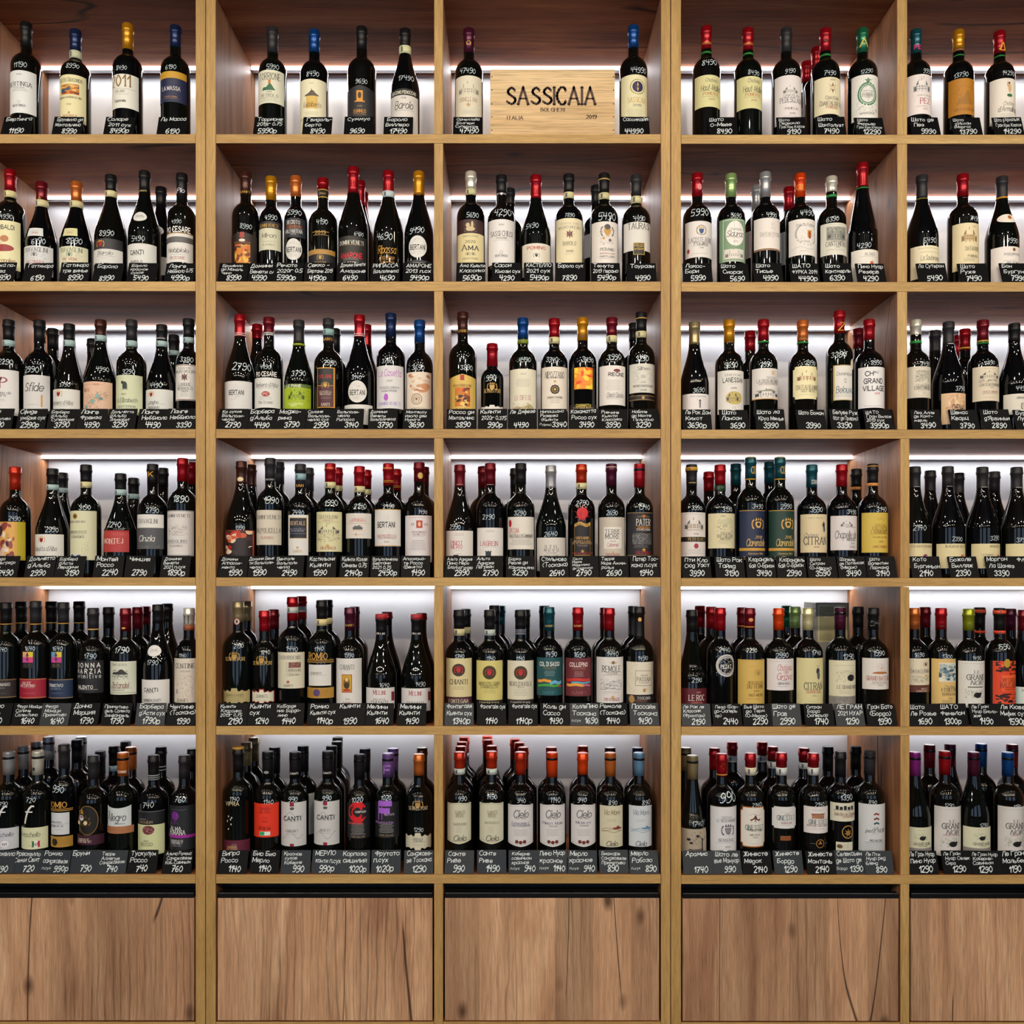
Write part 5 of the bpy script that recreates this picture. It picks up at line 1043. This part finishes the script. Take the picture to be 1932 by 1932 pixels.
fill(4, 4, '''290 318 346 b cp 585|905 355 58 1690|r 540 550 -45 45 2a1c14;L 950 1285 dcd4bc;g 1025 80 40 6a3c1c;t 1105 44 Château_Les_Rosiers 444 s 20 260;f 1140 1142 150 b77;e 1165 80 14 12 d88a28;V 1170 1250 -80 150 887 90;L 1290 1375 5c2c20;t 1330 22 MERLOT e0c8b8 s 60 90;t 1358 18 CABERNET e0c8b8 s 40 190|small bird emblem, brown strip
635 318 352 b rd 585|925 710 58 1300|r 540 556 -46 46 3a1018;L 955 1535 d8b874;f 980 982 160 a86;r 1005 1242 -95 155 e0dcc8;P 1015 1235 -90 150 c8d0c8,5c7a8c,3c5a70,a8b8b8,e0dcc8,8c9ca0;K 1060 1200 190 3c5468 e4e0d0;t 1305 44 Château 776 i 40 150;t 1345 40 FENELON 554 s 40 210;t 1397 32 BORDEAUX 654 s 40 190;t 1450 18 2016 887 s 40;f 1475 1520 150 887|blue house print, tan label
980 328 368 b ol 600|945 1075 52 1490|f 530 570 60 4a5010;L 982 1570 dadad6;w 1015 -150 150 999 4;t 1120 36 LE 443 s 20 70;t 1185 62 GRAND 333 s 20 240;t 1255 54 NOIR 333 i 20 190;r 1302 1316 -90 105 6a6a50;V 1340 1450 -120 120 8a9a70 80;e 1410 25 48 34 141416;e 1390 68 14 16 141416|olive neck, black sheep label
1370 318 378 b k 600|805 1420 66 1590|n 345 388 e8502c;n 600 640 d8401c;L 982 1530 d8421c 52;P 990 1150 -130 160 -,2a1210,3a1814,e8602c,1c0c0c;P 1390 1520 -130 160 -,2a1210,3a1814,e8602c,1c0c0c;r 1160 1360 -60 150 e8602c;t 1220 44 MYTHIQUE 3a1210 s 45 190;t 1285 60 HAUTAINE 2a0c0c s 40 230;r 1305 1350 -30 120 d8481c;t 1340 16 Produit_de_Pays 3a1210 i 45;E 1010 38 55 b8902c|red and black patterned label
1672 342 388 u dr 600||L 1310 1560 cfdcd8;t 1350 26 MAGALI 555 s;V 1400 1500 -60 60 555 50|mostly outside the frame edge
''', '''435 305 b dr 1
1120 310 b k 1|n 335 375 e8502c;n 600 632 d8401c
1505 325 b wn 1''', '395 Шато/Ле_Розье/1690;812 ШАТО/Фенелон/1300р;1205 Ле_Гран/Нуар_Биоло-/жик/1490;1578 Ля_Кюве/Мифик_сух/1590р')
fill(5, 0, '''80 185 285 b* sv 400|660 35 38 790|t 760 140 f d8dce0 i -20 80;L 883 1078 c4c8d2;t 942 36 freschello 445 i 0 190;f 965 966 70 99a;e 1030 30 34 32 e4e4ea;t 1030 22 N1 445 n 30;f 1055 1056 90 99a|large white f, grey label
345 180 290 b* wh 400|625 285 48 720|M 345 -15 14 16 222;t 760 150 f d8dcd8 i -45 90;L 878 1075 d4d8b4;t 940 42 freschello 3a4a38 i -20 190;f 962 963 60 998;e 1028 45 40 36 e8e4d8;r 1000 1056 12 30 2c7a44;r 1000 1056 60 78 c02838;t 1030 22 N1 333 n 45;f 1040 1042 50 c66|large white f, greenish label
586 120 264 b ch 340|530 530 62 990|t 670 50 ROMIO d09c40 s -25 190;r 705 728 full b08030;r 712 720 full 3a2c14;L 742 942 ccd2d8 48;t 828 16 ROMAGNA 445 s -35 125;l 845 -130 90 889;t 863 18 SANGIOVESE 445 s -30 150;f 895 896 100 99a;L 958 1056 ae8434;f 975 1040 190 7a5a1c;e 1010 -40 30 32 2a2014|white panel between gold bands
852 220 262 b ch 440||E 812 96 132 8a6a30;E 812 90 126 15130f;x 735 -50 30 d8a030 5;V 760 860 -100 40 b08a30 60;e 790 -55 24 26 c8c8d0;r 770 790 -75 -35 7a1c30;e 835 -90 18 18 e0c8a0;e 835 -15 18 18 e0c8a0;L 945 1035 3a1428;t 985 18 SANGIOVESE e0ccc0 s -40 120;t 1005 18 RUBICONE_IGT e0ccc0 s -30 140|black oval crest, purple strip
1122 195 260 b* cp 412||N 370 18 TERRE e8d0c0 n;L 678 866 ccd6da 54 wave;t 735 20 Terre 555 i -90 40;t 782 66 Allegro 222 i -20 175;t 842 14 SANGIOVESE 666 s 20 100;L 866 932 a8704c;w 900 -110 110 8a5838 5 3|swash script above copper band
1400 218 268 b k 455|670 1350 56 740|n 400 412 8a9298;n 420 430 8a9298;n 438 446 8a9298;L 728 850 14161a;r 730 733 full 889;t 800 14 Tommasi 999 i -60;t 824 28 Tusculum b09878 i -40 150;L 852 1125 ccd4a4;E 900 60 44 d8ccb8;e 900 0 54 40 6a2c34;V 870 930 -50 50 d8b8a8 40;t 1000 14 VINO 555 s -20 55;t 1030 30 ROSSO 443 s -15 110;f 1080 1082 90 887|green label with wine-red rosette
1680 218 252 b ch 435|620 1640 54 760|L 678 1083 1c2026;w 715 -90 60 778 3 2;e 770 -45 36 40 70288c;V 745 850 -85 -5 9a4cb0 50;r 800 850 -50 -42 70288c;t 886 32 ALMA e8e8ea s -40 110;t 922 40 ROMANA e8e8ea s -30 160;r 945 972 full 9a2c9a;t 998 18 SANGIOVESE d8d8dc s -30 130;t 1018 18 CABERNET d8d8dc s -30 120;t 1042 14 RUBICONE 889 s -30 100|purple tree on black label
''', '''215 138 b* sv 1
335 95 b* sv 2
460 138 b* sv 1
445 52 b* sv 3
703 78 b k 1
740 52 b* sv 2
915 180 b ch 1
1040 133 b k 2|n 315 365 9ab8c4
1195 145 b* cp 1
1145 92 b k 3
1468 143 b k 1|n 320 330 8a9298;n 350 360 8a9298
1755 160 b k 1''', '-15g Фрескелло/790;222g Фрескелло/Семи_Свит/720;490g Ромио/санджовезе/п.сух_990р;750g Бруни/790;1010g Терре/Аллегре/Санджовезе/740;1285 Тускулум/Россо/740;1605 Альма_Романа/Санджовезе/Каб.-Совиньон/760')
fill(5, 1, '''212 135 250 b k 340|560 178 40 1140|n 135 152 c8983c;t 600 30 VIPRA b8b090 n -20 120;e 705 -50 5 8 ccc;e 730 -30 5 8 ccc;e 745 -60 5 8 ccc;e 770 -25 5 8 ccc;e 715 -20 5 8 ccc;e 810 -50 5 8 ccc;L 903 1012 5a1830;t 960 20 UMBRIA b89858 s -20 90;t 982 16 ROSSO b89858 s -20;f 935 990 60 c8a8a0|gold-topped neck, claret base strip
463 168 220 b* k 395|585 465 42 1140|M 340 -3 22 12 888;L 598 878 dc3418;t 640 24 BioBio 7a1408 i 0 110;t 668 20 Bio_Vino 7a1408 i 0 90;w 715 -20 25 7a1408 6 3;t 745 14 birds 7a1408 i;t 792 16 Merlot 7a1408 s;t 806 14 Organic_wine 7a1408 s 0 110;r 830 862 -42 46 d8e8e0;r 832 860 -40 0 2ca060|bright red label, green stamp
688 172 224 b* k 395|565 668 42 990|N 350 14 CANTI ddd n;L 588 952 c8cacc;r 588 622 -18 16 8a1c34;e 640 0 18 12 555;w 700 -90 90 b4b8ba 30 14;w 860 -90 90 b4b8ba 30 14;t 723 34 CANTI 1c1c20 n 0 145;f 747 748 100 888;t 825 20 CABERNET 777 s 0 105;f 852 853 100 888;r 930 952 -16 16 8a1c34|grey silk label beside red label
960 165 226 b* k 395|552 950 44 990|N 345 14 CANTI ddd n;L 580 942 c8cacc;r 580 612 -18 16 8a1c34;e 632 0 18 12 555;w 700 -90 90 b4b8ba 30 14;w 860 -90 90 b4b8ba 30 14;t 713 34 CANTI 1c1c20 n 0 145;f 737 738 100 888;t 818 20 MERLOT 777 s 0 85;f 842 843 100 888;r 918 942 -16 16 8a1c34|grey silk label beside black label
1222 192 200 b* k 395|568 1200 44 1020|L 598 888 15171b;t 670 118 C d01c24 X -10 100;t 667 15 CORPOSO d8d8d8 n 25 90;t 762 16 CORPOSO d04040 n -25;f 765 855 130 c8c8c8;t 873 14 TERRE_SICILIANE 8a7a60 n 0 120;M 980 0 20 8 a08050|giant red letter C
1457 183 212 b* pu 382|550 1440 40 1020|N 320 66 F 9a6cc0 n;L 588 882 15171b;t 658 118 F a060d0 X -10 84;t 690 15 FRUTTATO c8b0d8 n 25 80;t 757 16 FRUTTATO a070c8 n -25;f 760 845 130 c8c8c8;t 862 14 TERRE_SICILIANE 8a7a60 n 0 120;M 970 0 20 8 a08050|giant purple letter F
1715 190 226 b cp 368|815 1710 36 1290|g 610 0 50 b08a50;t 638 28 SERRISTORI c8b898 s 0 165;L 842 988 cdcab4 - orn;t 890 16 SANGIOVESE 555 s 0 90;t 908 16 TOSCANA 555 s 0 75;l 918 -60 60 888;f 935 950 100 998|cream scroll label, lone crest
''', '''280 92 b bg 1
335 52 b bg 2
520 133 b* k 1
755 122 b* k 1|L 520 860 c8cacc
990 122 b* k 1
1035 85 b* k 2
1040 50 b* k 3
1268 145 b* k 1
1500 143 b* pu 1
1740 137 b br 1''', '158 Випра/Россо/1140;428 Био_Био/Мерло/1140;688g Красное/сухое/Каберне/990;942g МЕРЛО/канти_п.сух/990р;1182g Корпозо/сицилия/1020р;1438g Фрутато/п.сух/1020р;1712g Санджове-/зе_Тоскана/1290')
EL = 'L 576 915 d2d2d4 61 shield;L 586 903 b8b8bc 57 shield;L 590 899 d4d4d6 56 shield;t 655 56 Cielo 26262a i 0 115;t 692 10 DAL_1908 777 s;%s;f 780 830 110 888;e 875 -30 14 14 6a2c1c;e 880 0 14 14 6a2c1c;e 875 30 14 14 6a2c1c'
ES = 'n 298 345 c0ccc8;L 562 893 cdccb4 58 shield;L 572 880 a8a890 54 shield;L 576 876 ccccb6 53 shield;t 642 26 SANTE 6a5c40 s 10 85;t 668 26 RIVE 6a5c40 s 10 65;%s;f 755 800 50 998;t 846 42 Cielo 332c20 i 5 95'
EW = 't 642 38 Via_Mare 6a5a3a i 0 130;f 700 720 90 998;w 770 -85 85 %s 6 3;w 782 -85 85 %s 6 3;w 795 -85 85 %s 6 3;e 768 45 40 8 %s;r 750 768 40 60 %s;t 889 38 Cielo 2a2a2a i 0 85'
fill(5, 2, ('''198 165 216 b rs 297|535 220 38 990|'''+ES % 't 735 18 BARDOLINO 665 s 10 100'+'''|narrow shield label, three-line text
452 160 218 b rs 297|518 452 38 1490|'''+ES % 't 724 18 VALPOLICELLA 665 s 5 115'+'''|narrow shield label, raised slightly
680 165 222 b rs 345|548 688 36 940|'''+EL % 't 728 18 Cabernet 557 s;t 746 18 Sauvignon 557 s'+'''|white shield, three brown medals
931 168 220 b* or 365|545 955 42 1140|'''+EL % 't 728 20 Pinot_Noir 557 s;t 750 14 Venezie 866 i'+'''|ridged screw cap, white shield
1173 172 216 b or 345|545 1168 40 940|'''+EL % 't 722 20 Merlot 557 s;t 744 14 Venezie 866 i'+'''|smooth orange neck, white shield
1392 170 220 b* cp 360|565 1412 40 890|L 590 917 cecab0 54;'''+EW.replace('%s', '8a6a50', 3).replace('%s', '7a2c24')+'''|brown waves and ship label
1620 170 218 b* lb 355|565 1675 40 890|L 590 914 cad2da 54;'''+EW.replace('%s', '5a8aa8').replace('6a5a3a', '4a6a80')+'''|blue waves and ship label
'''), '''205 120 b rs 1 140
212 85 b rs 2 140
235 47 b rs 3 140|n 175 215 a8b8c4
455 115 b rs 1 140
423 68 b rs 2 140
418 38 b rs 3 140
703 127 b rs 1
672 90 b rs 2
637 60 b rs 3
925 127 b* rs 1
1173 117 b rs 1
1390 130 b* br 1
1608 130 b* n 1''', '190g Санте/Риве/990;452g Санте/Риве/1490;702g Каберне/совиньон/красное/п.сух_940;935g Пино_Нуар/красное/п.сух_1140;1172g Мерло/красное/п.сух_940;1425g Виамаре/Санджовезе/Примитиво/890;1662g Мерло/Рабозо/п.сух_890')
fill(5, 3, '''195 192 218 f* bg 383|735 235 42 1740|L 776 965 a89c8a;V 800 900 -30 60 222 50;r 850 960 55 66 1c1a18;w 850 0 100 1c1a18 14 5;e 858 -50 16 10 1c1a18;e 885 -30 14 9 1c1a18;e 830 20 14 10 1c1a18;t 940 26 aramis 1a1a1a n 10 115|taupe label with bare tree
428 178 224 b rd 360|525 480 78 990|n 342 350 c89838;V 260 310 -20 25 d8902c 18;L 594 962 3a2c20;L 600 956 d8dade 64;t 683 18 CHATEAU 557 s 15 80;t 708 22 LE_VIEUX_MANOIR 445 s 15 160;g 785 25 62 445 8a8a90;V 750 830 -25 80 446 50;t 862 22 BERGERAC 667 s 15 125;l 885 -70 95 889;t 915 12 2021 444 s 20;f 935 940 100 99a|lion crest, dark thin frame
655 173 220 b rd 290|582 703 36 2140|n 290 350 d0ccb0;L 598 918 b0641c 58 oct;L 606 910 dcd8d0 55 oct;w 660 -40 60 667 6 2;x 700 10 40 5a2c14 3;w 695 -30 50 5a2c14 8 12;t 762 36 GINESTET 1f4a4a s 10 155;t 784 14 PRESTIGE 555 n 10;t 820 14 MÉDOC 555 s 10;t 840 10 2020 777 s 10;f 890 892 60 999|spread eagle, orange frame
900 170 222 b rd 290||n 290 350 c8ccc8;L 598 770 d8d8d8 56 oct;w 645 -40 60 999 5 2;t 660 10 2020 555 s 10;t 685 34 GINESTET 26504c s 10 150;f 705 706 80 888;t 725 16 BORDEAUX 8a3c50 s 10 85;f 745 746 80 999;r 828 865 -40 45 8a5028;V 830 862 -38 42 2a1a14 26|short cream label, copper plate
1152 173 220 b rd 290|580 1200 36 2140|n 290 350 c8ccc8;L 597 808 dcd8d8 58;f 625 626 100 777;r 658 692 -45 55 9a6448;V 660 690 -43 53 e0c0a8 30;r 652 658 -50 60 7a4c34;t 718 34 GINESTET 26504c s 10 155;t 747 14 MONTAGNE_SAINT-EMILION 7a5c60 s 5 175;f 772 774 100 888;o 890 20 34 34 b07838;x 885 20 20 b07838 3;l 890 -60 -20 888;l 890 60 100 888|brown palace, round gold seal
1367 162 224 b k 365|525 1415 46 1390|L 568 714 d4d2be;r 592 622 -70 -48 17171a;r 598 622 -40 -18 17171a;r 590 622 -10 12 17171a;r 598 622 20 42 17171a;r 592 622 50 75 17171a;w 626 -90 90 555 2;t 655 28 Selection_de_Chateaux 7a3c2c i 10 190;t 678 10 BORDEAUX a66 s 30;o 798 25 50 52 b08a40;x 805 25 34 a07838 7;L 878 952 d4d2be 38;e 912 -40 22 16 5a4a28;f 895 935 70 888|black icons, lower gold ring
1598 157 232 b* ch 350|562 1622 36 890|L 578 958 cdd2d6;w 655 -10 32 8a2c28 4 14;w 692 -10 32 6a2820 4 14;w 728 -10 32 1c4a48 4 14;t 767 16 LE 666 n 8;t 788 28 petit_NOIR 444 i 10 160;f 812 813 60 888;t 865 14 RED_BLEND 555 n 10 100;f 885 940 180 889;l 880 -80 110 778;l 940 -80 110 778|three small cat shapes, white
''', '''135 130 f* bg 1
370 133 b rd 1
510 85 b rd 2 110|n 195 245 c8ccc8
748 85 b rd 2 110|n 195 245 c8ccc8
830 122 b rd 1 110|n 240 295 c8ccc8
1078 133 b rd 1 110|n 250 300 c8ccc8
1268 122 b k 1
1488 120 b k 1''', '240g Арамис/1740;475g Шато_ле/вьё_Мануар/990;712 Жинесте/Медок/2140;965g Жинесте/Бордо/1290;1222 Жинесте/Монтань/2140;1448g Селексьён/де_Шато_де/Бордо_1390;1680g Ле_Пти/Нуар_ред/бленд/890')
EN = 'L 950 1575 d0cecc;w 985 -150 150 aaa 3;t 1130 34 LE 443 s 15 70;l 1158 -60 60 b66;t 1192 64 GRAND 333 s 15 245;t 1268 56 NOIR 333 i 20 200;t 1305 16 %s a66 s 10 220;V 1330 1450 -130 130 8a9a70 80;e 1418 20 52 34 141416;e 1398 66 14 16 141416;f 1500 1501 90 999'
EQ = 'L 1208 1470 d2d2b8;f 1240 1241 120 998;V 1280 1370 -80 90 7a8a60 60;e 1345 15 38 26 141416;e 1330 48 11 12 141416;t 1390 12 LE 665 s 20;t 1415 32 GRAND_NOIR 554 s 20 220;t 1445 12 %s 776 s 20;L 1470 1540 888480'
fill(5, 4, '''298 262 378 u* mg 565||'''+EQ % 'PINOT_NOIR'+'''|low label with black sheep
682 250 392 b* rd 550|930 735 50 1290|'''+EN % 'CABERNET_SAUVIGNON'+'''|tall label with black sheep
1045 262 382 u* wn 565|1180 1160 50 1290|'''+EQ % 'SYRAH'+'''|sloping bottle, black sheep label
1475 265 395 b* bl 570|945 1580 50 1190|'''+EN % 'MALBEC'+'''|tall label with black sheep
''', '''490 170 b* dr 1
750 160 u* wn 2
1140 158 b* bl 1
1530 165 b* dr 1''', '415 Ле_Гран_Нуар/Пино_Нуар/1290;862 Ле_Гран/Нуар_Селек/Сира/1290;1218 Ле_Гран_Нуар/Каберне-/Совиньон/1290;1590 Ле_Гран/Мальбек/1190')
# ---------------------------------------------------------------- wooden wine crate on the top shelf
W_C = wood('pine_board', 'X', 'dcbc8e', 'caa878', 'e8cca0', rough=.6, fine=.8)
zs = PZ(253); cx0, cx1, cy0, cy1 = PX(925, .03), PX(1160, .03), .03, .215; zt = PZ(130.5, .03)
cr = empty('wine_crate', ((cx0+cx1)/2, (cy0+cy1)/2, zs+.0004))
tag(cr, 'pale pine wine crate with large printed lettering between two bottles, top shelf', 'crate')
box('front_board', cx0, cx1, cy0, cy0+.009, zs+.0005, zt, W_C, cr, bev=.0008)
box('back_board', cx0+.009, cx1-.009, cy1-.009, cy1, zs+.0005, zt, W_C, cr)
for a, b in ((cx0, cx0+.009), (cx1-.009, cx1)): box('side_board', a, b, cy0+.0092, cy1, zs+.0005, zt, W_C, cr)
box('bottom_board', cx0+.0092, cx1-.0092, cy0+.0092, cy1-.0092, zs+.0005, zs+.007, W_C, cr)
box('lid', cx0+.0092, cx1-.0092, cy0+.0092, cy1-.0092, zt-.007, zt, W_C, cr)
vs = []; fs = []
def flat(tx, st, px, py, hpx, wpx, y=.0297):
    Q, wd = strokes(tx, st); h = hpx*S*(D+.03)/D; u = h/6; ux = wpx*S*(D+.03)/D/wd
    for q in Q:
        b = len(vs)
        for gx, gy in q: vs.append((PX(px, .03)+(gx-wd/2)*ux-cr.location.x, y-cr.location.y, PZ(py, .03)+(gy-3)*u-cr.location.z))
        fs.append((b, b+1, b+2, b+3))
for rep in (0,): flat('SASSICAIA', 'C', 1040+rep*5, 181, 31, 168, .0297-abs(rep)*.0004)
flat('BOLGHERI', 'C', 1043, 207, 6.2, 45); flat('ITALIA', 'C', 972, 222.3, 6.2, 30); flat('2019', 'C', 1116, 220.5, 7, 19)
me = bpy.data.meshes.new('printed_lettering'); me.from_pydata(vs, [], fs); link('printed_lettering', me, mat('ink', '3a1c14'), cr)
m_nail = mat('foil', '3a3430')
nm = None
for sx in (928, 1157.5):
    for py in (145, 170, 196, 220.5, 245.5):
        if nm is None:
            nl = lathe('nail', [(.0017, 0), (.0014, .0008)], 10, m_nail, cr); nm = nl
        else: nl = nm.copy(); C.objects.link(nl)
        nl.rotation_euler = (pi/2, 0, 0)
        nl.location = (PX(sx, .03)-cr.location.x, cy0-cr.location.y-.0001, PZ(py, .03)-cr.location.z)
# ---------------------------------------------------------------- gift box behind the bottles, fifth shelf, fourth bay
zs = PZ(1371); bx0, bx1, by0, by1 = PX(1539, .20), PX(1602, .20), .20, .305; zt = PZ(1137, .20)
gb = empty('gift_box', ((bx0+bx1)/2, (by0+by1)/2, zs+.0004)); tag(gb, 'tall olive and grey gift carton standing behind the bottles, fifth shelf, fourth bay', 'box')
m_gb = mat('satin', '8f8a80'); m_gf = mat('satin', '9c9468'); m_gl = mat('satin', 'c8c08c')
bd = box('carton', bx0, bx1, by0, by1, zs+.0005, zt, m_gb, gb, bev=.0015)
fp = box('front_panel', bx0+.006, bx1-.006, by0-.0008, by0-.0001, PZ(1211, .2), zt-.006, m_gl, gb)
box('panel_field', bx0+.010, bx1-.010, by0-.0012, by0-.0009, PZ(1209, .2), zt-.010, m_gf, gb)
vs = []; fs = []
for tx, py in (('GRAND', 1157.5), ('RESERVE', 1164)):
    Q, wd = strokes(tx, 's'); h = 3.2*S*1.08; u = h/6
    for q in Q:
        b = len(vs)
        for gx, gy in q: vs.append((PX(1567, .2)+(gx-wd/2)*u-gb.location.x, by0-.00135-gb.location.y, PZ(py, .2)+(gy-3)*u-gb.location.z))
        fs.append((b, b+1, b+2, b+3))
me = bpy.data.meshes.new('printed_lettering'); me.from_pydata(vs, [], fs); link('printed_lettering', me, mat('ink', 'e0dcc0'), gb)
